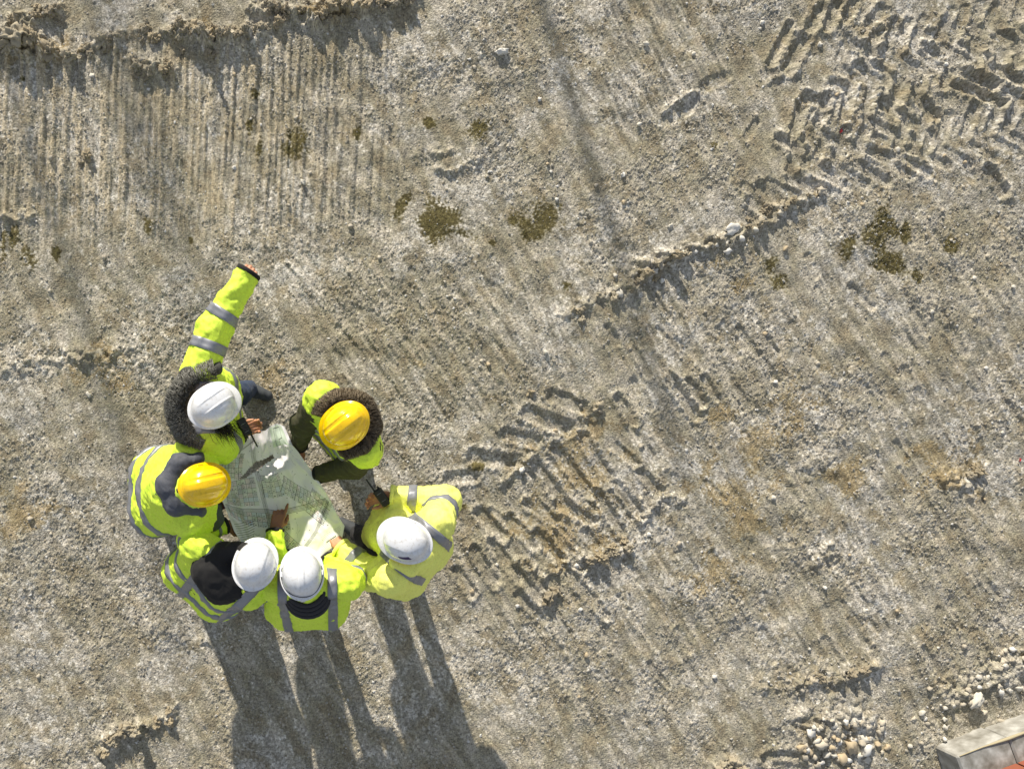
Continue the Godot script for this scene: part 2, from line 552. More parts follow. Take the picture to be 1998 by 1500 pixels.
# everything heavy about one person, worked out off the main thread
func person_shapes(at: int, specs: Array) -> void:
	var s: Dictionary = specs[at]
	var so := 3.7 * at
	var o := {}
	var face := Vector3(s.look[0], 0, s.look[1]).normalized()
	var tilt: float = s.get("tilt", 0.55)
	var f := (face - Vector3(0, tilt, 0)).normalized()
	var side := f.cross(Vector3.UP).normalized()
	var up := side.cross(f)
	var hat := px(s.hat)
	var head := hat - up * 0.055 + f * 0.004
	var neck := head - up * 0.12 - face * 0.045
	var pel := px(s.pelvis)
	var sl := px(s.sl); var sr := px(s.sr)
	var el := px(s.el); var er := px(s.er)
	var wl := px(s.wl); var wr := px(s.wr)
	var lat := (sr - sl).normalized()
	var chest := pel.lerp(neck, 0.68)
	var mid := (sl + sr) / 2
	var fwd := Vector3.UP.cross(lat).normalized()
	if fwd.dot(Vector3(s.look[0], 0, s.look[1])) < 0 and not s.has("twist"): fwd = -fwd
	var fat: float = s.get("fat", 1.0)
	var hem_y: float = s.get("hem", 0.80)
	var hem := pel + (pel - chest).normalized() * maxf(0.0, (pel.y - hem_y))
	hem.y = hem_y
	var flare: float = s.get("flare", 0.02)
	var torso := func(grow: float, down: float) -> Array:
		var h := hem + Vector3(0, -down, 0)
		var hl := h - lat * (0.095 + flare)
		var hr := h + lat * (0.095 + flare)
		var cl := mid.lerp(sl, 0.62) - Vector3(0, 0.1, 0)
		var cr := mid.lerp(sr, 0.62) - Vector3(0, 0.1, 0)
		return [
			[hl, cl, (0.118 + flare) * fat + grow, 0.112 * fat + grow, 4],
			[hr, cr, (0.118 + flare) * fat + grow, 0.112 * fat + grow, 4],
			[h, chest, 0.135 * fat + grow, 0.13 * fat + grow, 4],
			[mid.lerp(sl, 0.86), neck - Vector3(0, 0.045, 0), 0.072 + grow, 0.075 + grow, 0],
			[mid.lerp(sr, 0.86), neck - Vector3(0, 0.045, 0), 0.072 + grow, 0.075 + grow, 0],
			[chest, neck - Vector3(0, 0.05, 0), 0.12 * fat + grow, 0.085 + grow, 0],
		]
	var sleeve := func(a: Vector3, b: Vector3, c: Vector3) -> Array:
		var r: float = s.get("sleeve", 1.0)
		return [[a, b, 0.083 * r, 0.071 * r, 0], [b, c, 0.072 * r, 0.054 * r, 2]]
	var jac: Array = torso.call(0.0, 0.0)
	for b in s.get("flaps", []): jac.append([px(b[0]), px(b[1]), b[2], b[3], b[4]])
	var arms: Array = sleeve.call(sl, el, wl) + sleeve.call(sr, er, wr)
	var fold: float = s.get("fold", 0.0125)
	o.jacket = net(jac + arms, 0.05, 0.0122, fold, so)
	o.jacket_field = jac + arms
	o.arms = arms
	if s.has("vest"):
		var ve: Array = torso.call(0.017, -0.02)
		ve.append([sl, sl.lerp(el, s.vest), 0.094, 0.106, 2])
		ve.append([sr, sr.lerp(er, s.vest), 0.094, 0.106, 2])
		o.vest = net(ve, 0.05, 0.0115, fold, so + 1.3)
		o.torso = ve
		o.so_t = so + 1.3
	else:
		o.torso = jac
		o.so_t = so
	# legs and shoes
	var hips := [pel - lat * 0.09, pel + lat * 0.09]
	var legs := []
	o.shoes = []
	var ank := []
	var knees := []
	for q in 2:
		var ft: Array = s.fl if q == 0 else s.fr
		var gp := Vector3(ft[0], 0, ft[1])
		gp.y = ground_at(gp.x, gp.z)
		var an := gp + Vector3(0, 0.11, 0)
		var toe := Vector3(ft[2], 0, ft[3]).normalized()
		var kn: Vector3 = (hips[q] as Vector3).lerp(an, 0.5) + toe * s.get("knee", 0.05)
		legs.append([hips[q], kn, 0.088, 0.068, 0])
		legs.append([kn, an - Vector3(0, 0.03, 0), 0.07, 0.066, 2])
		ank.append(an)
		knees.append(kn)
		var sole := gp + Vector3(0, 0.002, 0)
		o.shoes.append(net([
			[sole + Vector3(0, 0.03, 0) - toe * 0.06, sole + Vector3(0, 0.03, 0) + toe * 0.04, 0.042, 0.046, 0],
			[sole + Vector3(0, 0.028, 0) + toe * 0.04, sole + Vector3(0, 0.026, 0) + toe * 0.15, 0.046, 0.04, 0],
			[sole + Vector3(0, 0.05, 0) - toe * 0.035, sole + Vector3(0, 0.12, 0) - toe * 0.03, 0.048, 0.05, 2],
			[sole + Vector3(0, 0.06, 0), sole + Vector3(0, 0.045, 0) + toe * 0.1, 0.04, 0.036, 0]], 0.03, 0.0085))
		var sv: PackedVector3Array = o.shoes[q][0]
		for z in sv.size(): sv[z].y = maxf(sv[z].y, gp.y - 0.004)
		o.shoes[q][0] = sv
		o.shoes[q][1] = smooth_normals(sv, o.shoes[q][2])
	legs.append([hips[0], hips[1], 0.092, 0.092, 0])
	legs.append([pel, pel + Vector3(0, 0.05, 0), 0.095, 0.09, 0])
	o.trousers = net(legs, 0.05, 0.017, 0.009, so + 5.0)
	# the body itself
	var body := [
		[pel, chest, 0.09, 0.095, 0], [chest, neck, 0.085, 0.05, 0], [neck, head - up * 0.03, 0.05, 0.052, 0],
		[mid.lerp(sl, 0.9), mid.lerp(sr, 0.9), 0.05, 0.05, 0],
		[sl, el, 0.048, 0.04, 0], [el, wl, 0.041, 0.029, 0], [sr, er, 0.048, 0.04, 0], [er, wr, 0.041, 0.029, 0],
		[hips[0], knees[0], 0.07, 0.052, 0], [knees[0], ank[0], 0.052, 0.036, 0], [hips[1], knees[1], 0.07, 0.052, 0], [knees[1], ank[1], 0.052, 0.036, 0],
	]
	var hl: Array = s.hl
	var hr: Array = s.hr
	var ld := Vector3(hl[0], hl[1], hl[2]).normalized()
	var rd := Vector3(hr[0], hr[1], hr[2]).normalized()
	o.body = [net(body, 0.04, 0.019), net(head_bones(head, f, up), 0.03, 0.0068),
		net(hand_bones(wl + ld * (0.012 - s.get("back", 0.0)), ld, Vector3(hl[3], hl[4], hl[5]), 1.0, s.get("cl", [0.5, 0.55, 0.6, 0.65]), s.get("tl", 0.5)), 0.009, 0.0041),
		net(hand_bones(wr + rd * 0.012, rd, Vector3(hr[3], hr[4], hr[5]), -1.0, s.get("cr", [0.5, 0.55, 0.6, 0.65]), s.get("tr", 0.5)), 0.009, 0.0041)]
	# soft hoods and collars
	o.hood = []
	for h in s.get("hood", []):
		var bones := []
		for b in h.bones: bones.append([px(b[0]), px(b[1]), b[2], b[3], 0])
		o.hood.append(net(bones, h.get("k", 0.04), h.get("cell", 0.01), h.get("fold", 0.008), so + 9.0))
	# tapes
	o.bands = []
	var jf: Array = arms
	for b in s.get("arm_bands", []):
		var a0: Vector3 = [sl, el, sr, er][b[0]]
		var a1: Vector3 = [el, wl, er, wr][b[0]]
		var ax := (a1 - a0).normalized()
		var e1 := ax.cross(Vector3(0.3, 1, 0.2)).normalized()
		o.bands.append(ribbon(jf, 0.05, a0.lerp(a1, b[1]), ax, fan(e1, ax.cross(e1), 0, TAU, 45), b[2], fold, so, 0.125, 0.007))
	for b in s.get("braces", []):
		# side offset, start and end angle (0 = front, 90 = up, 180 = back), width, drift
		var pv: Vector3 = mid.lerp(chest, 0.5) - Vector3(0, 0.07, 0) + lat * b[0]
		o.bands.append(ribbon(o.torso if s.has("vest") else o.jacket_field, 0.05, pv, lat, fan(fwd, Vector3.UP, deg_to_rad(b[1]), deg_to_rad(b[2]), 44), b[3], fold, o.so_t, 0.62, 0.010, lat * b[4]))
	for b in s.get("hoops", []):
		# height along the trunk, width, from, to (degrees; 0 = front, 90 = right)
		var pv: Vector3 = hem.lerp(chest, b[0])
		var ax: Vector3 = (chest - hem).normalized()
		var ff := (fwd - ax * fwd.dot(ax)).normalized()
		o.bands.append(ribbon(o.torso, 0.05, pv, ax, fan(ff, lat, deg_to_rad(b[2]), deg_to_rad(b[3]), 64), b[1], fold, o.so_t, 0.42, 0.010))
	# cuffs
	o.cuffs = []
	for q in 2:
		var a0 := el if q == 0 else er
		var a1 := wl if q == 0 else wr
		var ax := (a1 - a0).normalized()
		var e1 := ax.cross(Vector3(0.3, 1, 0.2)).normalized()
		var r: float = 0.054 * s.get("sleeve", 1.0)
		var rows := []
		for pf in [[-0.012, 1.0], [-0.010, 1.07], [0.004, 1.09], [0.012, 1.0], [0.012, 0.84], [-0.02, 0.8]]:
			var row := []
			for i in 28:
				var t := TAU * i / 28
				row.append(a1 + ax * pf[0] + (e1 * cos(t) + ax.cross(e1) * sin(t)) * (r * float(pf[1])))
			rows.append(row)
		o.cuffs.append(rows)
	o.frame = [head, f, up, side, neck, pel, lat, fwd, hat]
	slots[at] = o

func build_people() -> void:
	var specs := people()
	slots.resize(specs.size())
	var job := WorkerThreadPool.add_group_task(person_shapes.bind(specs), specs.size(), 4)
	WorkerThreadPool.wait_for_group_task_completion(job)
	for at in specs.size():
		var s: Dictionary = specs[at]
		var o: Dictionary = slots[at]
		var fr: Array = o.frame
		var base := Vector3(fr[5].x, ground_at(fr[5].x, fr[5].z), fr[5].z)
		var p := thing("person", s.label, "person", base, "people round the site plan")
		part("body", join(o.body), mats[s.get("skin", "skin")], p)
		part("trousers", join([o.trousers]), mats[s.trousers], p)
		for q in o.shoes: part("shoe", join([q]), mats[s.get("shoe", "shoe")], p)
		var jk := part("jacket", join([o.jacket]), mats[s.jacket], p)
		jk.set_meta("label", s.jacket_label)
		for c in o.cuffs: part("cuff", sheet(c, true), mats[s.get("cuff", "black_cloth")], jk)
		var holder := jk
		if o.has("vest"):
			holder = part("vest", join([o.vest]), mats[s.get("vest_mat", "hivis")], p)
			holder.set_meta("label", "fluorescent yellow safety vest")
		for b in o.bands: part("reflective_band", b, mats["tape"], holder)
		var k := 0
		for h in o.hood:
			var hd: Dictionary = s.hood[k]
			var hm := part(hd.called, join([h]), mats[hd.mat], p)
			if hd.has("label"): hm.set_meta("label", hd.label)
			if hd.has("fur"):
				var pts := []
				for b in hd.fur.path: pts.append(px(b))
				# finer steps along the path
				var fine := []
				for i in pts.size() - 1:
					for t in 6: fine.append(pts[i].cubic_interpolate(pts[i + 1], pts[maxi(i - 1, 0)], pts[mini(i + 2, pts.size() - 1)], t / 6.0))
				fine.append(pts[-1])
				fur_ring(p, fine, hd.fur.r, hd.fur.n, hd.fur.length, hd.fur.c0, hd.fur.c1, px(hd.fur.centre), hm)
			k += 1
		for rb in s.get("ribs", []):
			var pts := []
			var rr := []
			for i in 25:
				var a := TAU * i / 24
				var c := px(rb[0])
				pts.append(c + Vector3(cos(a) * float(rb[1]), sin(a) * float(rb[3]), sin(a) * float(rb[2])))
				rr.append(rb[4])
			part("neck_warmer", tube(pts, rr, 8, false), mats["warmer"], p)
		if s.has("hair"):
			var roots := PackedVector3Array()
			var dirs := PackedVector3Array()
			for q in s.hair.n:
				var a := px(s.hair.a)
				var b := px(s.hair.b)
				roots.append(a.lerp(b, rng.randf()) + Vector3(rng.randf() - 0.5, rng.randf() - 0.5, rng.randf() - 0.5) * 0.07)
				var hd: Vector3 = s.hair.dir
				dirs.append((hd + Vector3(rng.randf() - 0.5, rng.randf() - 0.5, rng.randf() - 0.5) * 0.7).normalized())
			var hm := part("hair", blades(roots, dirs, s.hair.length, 0.0014, Color(0.008, 0.007, 0.007), Color(0.025, 0.02, 0.018), 0.4), mats["fur"], p)
			hm.set_meta("kind", "stuff")
		hard_hat(p, fr[8] - fr[2] * 0.045, fr[1], fr[2], mats[s.hat_mat], s.style, s.hat_label, s.get("trim", {}))
		if s.has("print"):
			# letters on the back, too folded to read: short dark strokes on the cloth
			var rows: Array = s.print
			for b in rows:
				var pv: Vector3 = px(b[0])
				part("print", ribbon(o.torso, 0.05, pv, fr[6], fan(fr[7], Vector3.UP, deg_to_rad(b[1]), deg_to_rad(b[2]), 3), b[3], s.get("fold", 0.0125), o.so_t, 0.6, 0.004), mats["ink"], holder)

func people() -> Array:
	var hv := "fluorescent yellow jacket with grey reflective tape"
	var list := []
	list.append({
		"label": "person with dark fur hood and white hard hat stretching one arm out to point",
		"hat": [417, 788, 1.64], "look": [0.78, -0.6], "tilt": 0.38, "pelvis": [425, 797, 0.95], "twist": true,
		"sl": [388, 726, 1.42], "sr": [398, 850, 1.40], "el": [416, 645, 1.42], "er": [432, 872, 1.14], "wl": [485, 531, 1.44], "wr": [462, 846, 1.05],
		"back": 0.1, "hl": [0.47, 0.0, -0.88, 0, -1, 0], "hr": [0.85, -0.1, -0.35, 0.1, 0.9, 0.25], "cl": [1.3, 1.35, 1.4, 1.4], "cr": [0.75, 0.8, 0.8, 0.85],
		"fl": [-0.60, -0.545, 1.0, 0.35], "fr": [-0.70, -0.2, 1.0, 0.1], "sleeve": 1.27,
		"trousers": "jeans", "shoe": "shoe_grey", "jacket": "hivis", "jacket_label": hv, "hat_mat": "hat_white", "style": 1, "hat_label": "glossy white hard hat",
		"arm_bands": [[1, 0.27, 0.055], [0, 0.62, 0.058], [3, 0.5, 0.05]], "hoops": [[0.30, 0.05, 0, 360]], "braces": [[-0.12, 20, 200, 0.05, 0.0], [0.12, 20, 200, 0.05, 0.0]],
		"hood": [
			{"called": "hood", "mat": "fur_grey", "label": "charcoal hood with grey fur edge", "k": 0.05, "fold": 0.01, "bones": [
				[[420, 719, 1.46], [372, 735, 1.47], 0.022, 0.055], [[372, 735, 1.47], [346, 790, 1.47], 0.055, 0.062], [[346, 790, 1.47], [362, 842, 1.46], 0.062, 0.058],
				[[362, 842, 1.46], [408, 862, 1.43], 0.058, 0.03], [[422, 718, 1.46], [430, 702, 1.47], 0.02, 0.004], [[372, 760, 1.42], [380, 830, 1.42], 0.06, 0.06]],
				"fur": {"path": [[420, 722, 1.48], [378, 736, 1.49], [350, 768, 1.50], [345, 805, 1.49], [362, 840, 1.48], [398, 857, 1.45]], "r": 0.055, "n": 24000, "length": 0.023, "c0": Color(0.14, 0.14, 0.126), "c1": Color(0.36, 0.36, 0.33), "centre": [415, 790, 1.45]}}],
		"hair": {"a": [415, 835, 1.53], "b": [448, 828, 1.5], "n": 260, "length": 0.11, "dir": Vector3(0.35, -0.5, 0.5)},
	})
	list.append({
		"label": "person in olive coat and yellow vest with brown fur hood and yellow hard hat",
		"hat": [669, 831, 1.64], "look": [-0.78, 0.6], "tilt": 0.42, "pelvis": [672, 838, 0.95],
		"sl": [716, 880, 1.38], "sr": [627, 776, 1.40], "el": [692, 908, 1.12], "er": [592, 826, 1.14], "wl": [621, 926, 0.975], "wr": [583, 868, 0.92],
		"hl": [-0.75, -0.55, 0.25, 0, 1, 0.2], "hr": [-0.3, -0.6, 0.6, 0.3, 0.9, 0.1], "cl": [0.75, 0.8, 0.85, 0.9], "cr": [0.5, 0.5, 0.55, 0.6],
		"fl": [0.21, -0.05, -0.9, 0.6], "fr": [0.10, -0.27, -0.9, 0.5], "vest": 0.16, "flare": 0.015, "sleeve": 1.02,
		"trousers": "black_cloth", "jacket": "olive", "jacket_label": "olive green coat with dark cuffs", "hat_mat": "hat_yellow", "style": 0, "hat_label": "glossy yellow hard hat with raised ridge",
		"hoops": [[0.72, 0.05, 0, 360], [0.3, 0.05, 0, 360]],
		"hood": [
			{"called": "hood", "mat": "fur_brown", "label": "olive hood with brown fur edge", "k": 0.04, "bones": [
				[[628, 800, 1.47], [660, 778, 1.47], 0.04, 0.05], [[660, 778, 1.47], [708, 788, 1.47], 0.05, 0.055], [[708, 788, 1.47], [724, 830, 1.47], 0.055, 0.055], [[724, 830, 1.47], [705, 868, 1.46], 0.055, 0.05], [[705, 868, 1.46], [672, 878, 1.45], 0.05, 0.04]],
				"fur": {"path": [[626, 812, 1.50], [634, 792, 1.50], [662, 776, 1.51], [702, 782, 1.52], [722, 808, 1.52], [723, 842, 1.51], [702, 868, 1.50], [668, 880, 1.48]], "r": 0.04, "n": 24000, "length": 0.022, "c0": Color(0.11, 0.09, 0.06), "c1": Color(0.33, 0.265, 0.18), "centre": [670, 830, 1.46]}}],
	})
	list.append({
		"label": "person in yellow vest with plain grey hood and yellow hard hat",
		"hat": [402, 945, 1.62], "look": [1.0, -0.22], "tilt": 0.62, "pelvis": [318, 958, 0.95],
		"sl": [372, 886, 1.38], "sr": [368, 1018, 1.37], "el": [405, 882, 1.13], "er": [408, 1008, 1.12], "wl": [430, 890, 0.90], "wr": [416, 990, 0.93],
		"hl": [0.7, -0.6, 0.25, 0, 1, 0], "hr": [0.8, -0.1, -0.4, 0.2, 1, 0.0],
		"fl": [-1.13, 0.1, 1.0, -0.1], "hem": 0.76, "fr": [-1.22, 0.36, 1.0, 0.1], "vest": 0.5, "fat": 1.08, "flare": 0.025, "skin": "skin_dark",
		"trousers": "charcoal", "jacket": "greygreen", "jacket_label": "dark grey jacket under the vest", "hat_mat": "hat_yellow", "style": 0, "hat_label": "glossy yellow hard hat with long peak",
		"hoops": [[0.42, 0.05, 0, 360], [0.08, 0.05, 0, 360]],
		"hood": [{"called": "hood", "mat": "slate", "label": "slate grey padded hood", "k": 0.05, "fold": 0.007, "bones": [
			[[388, 893, 1.46], [350, 905, 1.47], 0.035, 0.055], [[350, 905, 1.47], [328, 945, 1.47], 0.055, 0.064], [[328, 945, 1.47], [344, 984, 1.46], 0.064, 0.06], [[344, 984, 1.46], [390, 998, 1.43], 0.06, 0.035], [[350, 920, 1.42], [358, 970, 1.42], 0.06, 0.06]]}],
	})
	list.append({
		"label": "person in yellow jacket with large black hood and white hard hat, pointing at the plan",
		"hat": [497, 1098, 1.63], "look": [0.3, -0.95], "tilt": 0.55, "pelvis": [408, 1140, 0.95],
		"sl": [378, 1064, 1.38], "sr": [488, 1162, 1.38], "el": [372, 1048, 1.12], "er": [538, 1125, 1.14], "wl": [438, 1025, 1.0], "wr": [536, 1036, 1.05],
		"hl": [0.9, -0.45, 0.1, 0.2, 1, 0.1], "hr": [0.22, -0.28, -0.95, 0, -1, 0.1], "cr": [0.05, 1.15, 1.25, 1.3], "cl": [0.4, 0.45, 0.5, 0.5],
		"fl": [-0.73, 0.70, 0.75, -0.65], "fr": [-0.60, 0.90, 0.75, -0.65], "fat": 1.02, "flare": 0.035, "twist": true, "skin": "skin_dark",
		"trousers": "black_cloth", "jacket": "hivis", "jacket_label": hv, "hat_mat": "hat_white", "style": 2, "hat_label": "white hard hat with clipped straps",
		"arm_bands": [[0, 0.35, 0.055], [2, 0.4, 0.055], [1, 0.75, 0.018]], "hoops": [[0.22, 0.05, 0, 360], [0.55, 0.05, 0, 360]], "braces": [[-0.15, 20, 235, 0.055, 0.0], [0.15, 20, 235, 0.055, 0.0]],
		"hood": [{"called": "hood", "mat": "black_cloth", "label": "black hood lying on the back", "k": 0.06, "fold": 0.006, "bones": [
			[[438, 1080, 1.44], [412, 1114, 1.40], 0.07, 0.1], [[412, 1114, 1.40], [432, 1146, 1.40], 0.1, 0.085], [[432, 1146, 1.40], [476, 1150, 1.44], 0.085, 0.055], [[440, 1110, 1.44], [462, 1125, 1.46], 0.08, 0.07], [[458, 1070, 1.5], [478, 1075, 1.53], 0.04, 0.05]]}],
	})
	list.append({
		"label": "person in yellow jacket seen from behind with striped black neck warmer and white hard hat",
		"hat": [588, 1116, 1.63], "look": [-0.05, -1.0], "tilt": 0.55, "pelvis": [598, 1180, 0.95],
		"sl": [526, 1142, 1.40], "sr": [682, 1140, 1.40], "el": [522, 1112, 1.14], "er": [690, 1120, 1.14], "wl": [562, 1088, 1.0], "wr": [638, 1094, 1.0],
		"hl": [0.4, -0.8, -0.4, 0, 0.5, -1], "hr": [-0.7, -0.8, -0.2, 0, 0.5, -1],
		"fl": [-0.36, 0.89, -0.2, -1], "fr": [-0.11, 0.88, 0.2, -1], "fat": 1.0, "flare": 0.03,
		"trousers": "navy", "jacket": "hivis", "jacket_label": hv, "hat_mat": "hat_white", "style": 3, "hat_label": "white hard hat with a dark goggle cord round the back", "trim": {"cord": true, "band": "hat_white"},
		"arm_bands": [[2, 0.45, 0.03], [0, 0.45, 0.03]], "braces": [[-0.135, 40, 232, 0.055, 0.0], [0.145, 40, 232, 0.055, 0.0]],
		"ribs": [[[597, 1150, 1.47], 0.098, 0.085, 0.02, 0.016], [[598, 1156, 1.455], 0.104, 0.09, 0.02, 0.016], [[599, 1162, 1.44], 0.11, 0.094, 0.02, 0.017], [[600, 1168, 1.425], 0.115, 0.097, 0.02, 0.017]],
	})
	list.append({
		"label": "person in yellow jacket and logo hard hat, radio in one hand, plan corner in other",
		"hat": [790, 1056, 1.64], "look": [-0.93, -0.36], "tilt": 0.32, "pelvis": [812, 1086, 0.95],
		"sl": [762, 1130, 1.38], "sr": [852, 1022, 1.40], "el": [722, 1120, 1.13], "er": [868, 978, 1.16], "wl": [664, 1069, 1.04], "wr": [764, 968, 1.13],
		"hl": [-0.45, -0.6, -0.75, 0.2, -1, 0.3], "hr": [-0.95, -0.1, 0.1, 0.0, 0.8, 0.4], "cr": [0.8, 0.85, 0.85, 0.9], "cl": [0.2, 1.2, 1.25, 1.3],
		"flaps": [[[738, 1040, 0.86], [760, 1050, 1.2], 0.11, 0.1, 4], [[752, 1002, 0.86], [775, 1020, 1.2], 0.09, 0.09, 4]], "fl": [0.225, 0.54, -0.8, -0.5], "fr": [0.50, 0.46, -0.8, -0.6], "hem": 0.72, "fat": 1.06, "flare": 0.035, "sleeve": 1.22, "fold": 0.013,
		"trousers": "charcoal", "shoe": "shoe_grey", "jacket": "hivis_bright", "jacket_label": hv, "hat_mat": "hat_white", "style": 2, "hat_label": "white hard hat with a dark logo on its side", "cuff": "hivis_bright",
		"trim": {"mark": [-1.94, 0.72, 0.30, 0.13, "logo", 0.05], "band": "hat_white"},
		"arm_bands": [[1, 0.55, 0.055], [3, 0.62, 0.055], [2, 0.55, 0.045]], "braces": [[-0.13, 0, 232, 0.052, 0.0], [0.14, 0, 232, 0.052, 0.0]], "hoops": [[0.3, 0.05, -80, 80]],
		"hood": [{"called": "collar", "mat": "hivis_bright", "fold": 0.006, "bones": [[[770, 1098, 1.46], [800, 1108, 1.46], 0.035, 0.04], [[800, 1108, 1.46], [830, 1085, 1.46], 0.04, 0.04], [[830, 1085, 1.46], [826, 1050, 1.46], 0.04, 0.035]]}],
	})
	return list

# ------------------------------------------------------------------ plan, radios
func site_plan() -> void:
	var im := Image.create(1024, 1024, false, Image.FORMAT_RGB8)
	im.fill(rgb(240, 238, 246))
	var r := RandomNumberGenerator.new()
	r.seed = 77
	var line := func(a: Vector2, b: Vector2, c: Color, w: int) -> void:
		var n := int(maxf(absf(b.x - a.x), absf(b.y - a.y))) + 1
		for i in n + 1:
			var p := a.lerp(b, float(i) / n)
			for dx in w:
				for dy in w:
					var x := int(p.x) + dx
					var y := int(p.y) + dy
					if x >= 0 and y >= 0 and x < 1024 and y < 1024: im.set_pixel(x, y, c)
	var fills := [rgb(220, 224, 222), rgb(224, 216, 228), rgb(224, 224, 222), rgb(216, 222, 236), rgb(230, 218, 226), rgb(208, 208, 214)]
	var ink := rgb(34, 36, 42)
	var thin := rgb(70, 73, 80)
	# blocks between streets, each cut into plots with a house and a number stroke
	var street := func(o: Vector2, ax: Vector2, ay: Vector2, nu: int, nv: int, du: float, dv: float) -> void:
		for i in nu:
			for j in nv:
				var p := o + ax * (du * i) + ay * (dv * j)
				if p.x < 20 or p.y < 20 or p.x > 1000 or p.y > 1000: continue
				var c: Color = fills[r.randi() % fills.size()]
				var q := p + ax * (du - 2)
				for t in int(dv * 1.4): line.call(p + ay * (t / 1.4), q + ay * (t / 1.4), c, 1)
				line.call(p, q, thin, 2)
				line.call(p, p + ay * dv, ink if i % 4 == 0 else thin, 3 if i % 4 == 0 else 2)
				if r.randf() < 0.75:
					var h := p + ax * du * r.randf_range(0.2, 0.4) + ay * dv * r.randf_range(0.2, 0.4)
					var w := ax * du * 0.4
					var e := ay * dv * 0.35
					line.call(h, h + w, thin, 1)
					line.call(h + w, h + w + e, thin, 1)
					line.call(h + w + e, h + e, thin, 1)
					line.call(h + e, h, thin, 1)
				if r.randf() < 0.5: line.call(p + ax * du * 0.3 + ay * dv * 0.75, p + ax * du * 0.6 + ay * dv * 0.7, ink, 3)
	street.call(Vector2(60, 60), Vector2(0.96, 0.28), Vector2(-0.28, 0.96), 9, 5, 34, 40)
	street.call(Vector2(90, 330), Vector2(1, 0.02), Vector2(-0.02, 1), 8, 6, 38, 36)
	street.call(Vector2(440, 330), Vector2(1, 0.02), Vector2(-0.02, 1), 5, 4, 40, 40)
	street.call(Vector2(690, 360), Vector2(0.72, 0.69), Vector2(-0.69, 0.72), 8, 3, 34, 44)
	street.call(Vector2(60, 590), Vector2(1, 0.06), Vector2(-0.06, 1), 15, 3, 36, 38)
	street.call(Vector2(520, 700), Vector2(0.55, 0.83), Vector2(-0.83, 0.55), 9, 3, 32, 44)
	street.call(Vector2(760, 640), Vector2(0.8, -0.6), Vector2(0.6, 0.8), 6, 5, 34, 36)
	for k in 5:
		line.call(Vector2(30, 560 + k * 7), Vector2(990, 610 + k * 9), thin if k % 2 else ink, 2 + int(k == 0))
		line.call(Vector2(402 + k * 8, 20), Vector2(425 + k * 7, 1000), thin if k % 2 else ink, 2 + int(k == 2))
		line.call(Vector2(500 + k * 9, 1000), Vector2(1000, 620 + k * 8), thin if k % 2 else ink, 2)
		line.call(Vector2(60 + k * 10, 200), Vector2(420 + k * 6, 60), thin, 1)
	for k in 90:
		var c := Vector2(r.randf_range(40, 980), r.randf_range(40, 980))
		var rad := r.randf_range(14, 60)
		var a0 := r.randf() * TAU
		for i in 10: line.call(c + Vector2.from_angle(a0 + i * 0.14) * rad, c + Vector2.from_angle(a0 + (i + 1) * 0.14) * rad, thin, 1)
	for k in 60:
		var c := Vector2(r.randf_range(40, 980), r.randf_range(40, 980))
		line.call(c, c + Vector2(3, 2), rgb(30, 30, 36), 4)
	# legend: hatch lines, the empty corner plot and the title block
	for k in 11: line.call(Vector2(60, 770 + k * 18), Vector2(330 - k * 6, 742 + k * 18 - 80), ink if k % 3 else thin, 2)
	for y in range(8, 150): line.call(Vector2(690, y), Vector2(960, y), rgb(214, 228, 214), 1)
	var corner := [Vector2(760, 20), Vector2(890, 24), Vector2(880, 95), Vector2(820, 98), Vector2(815, 140), Vector2(750, 140), Vector2(760, 20)]
	for k in 6: line.call(corner[k], corner[k + 1], ink, 4)
	for y in range(830, 1010): line.call(Vector2(720 + (1010 - y) * 0.5, y), Vector2(1018, y), rgb(236, 238, 236), 1)
	for k in 9:
		var x := 800.0
		while x < 985:
			var l := r.randf_range(4, 16)
			line.call(Vector2(x, 870 + k * 14), Vector2(x + l, 870 + k * 14), thin, 2)
			x += l + 5
	var bx := 850.0
	for k in 9:
		var w := 6 + r.randi() % 6
		for q in 12: line.call(Vector2(bx, 935 + q), Vector2(bx + w, 935 + q), rgb(28, 28, 32), 1)
		bx += w + 3
	for k in 4: line.call(Vector2(4, 4) if k % 2 == 0 else Vector2(1018, 1018), [Vector2(1018, 4), Vector2(1018, 4), Vector2(4, 1018), Vector2(4, 1018)][k], rgb(190, 195, 198), 2)
	var m := mat("plan_print", Color.WHITE, 0.9)
	m.albedo_texture = ImageTexture.create_from_image(im)
	# the sheet: a patch between four edges, 0.95 to 1.05 m up, creased, with a slit torn in it
	var top := [[421, 889], [436, 876], [464, 857], [496, 843], [517, 840], [528, 831], [540, 826], [555, 832]]
	var bot := [[474, 1064], [500, 1100], [560, 1112], [620, 1090], [667, 1053]]
	var lef := [[421, 889], [418, 910], [425, 945], [432, 975], [441, 996], [456, 1036], [474, 1064]]
	var rig := [[555, 832], [570, 868], [582, 882], [608, 920], [626, 945], [645, 978], [660, 1008], [672, 1026], [667, 1053]]
	var pick := func(c: Array, t: float) -> Vector2:
		var x := t * (c.size() - 1)
		var i := mini(int(x), c.size() - 2)
		return Vector2(c[i][0], c[i][1]).lerp(Vector2(c[i + 1][0], c[i + 1][1]), x - i)
	var slit := PackedVector2Array([Vector2(463, 936), Vector2(482, 916), Vector2(497, 900), Vector2(512, 896), Vector2(532, 886), Vector2(536, 894), Vector2(522, 903), Vector2(500, 920), Vector2(478, 934)])
	var nn := 130
	var v := PackedVector3Array()
	var uv := PackedVector2Array()
	var hole := PackedByteArray()
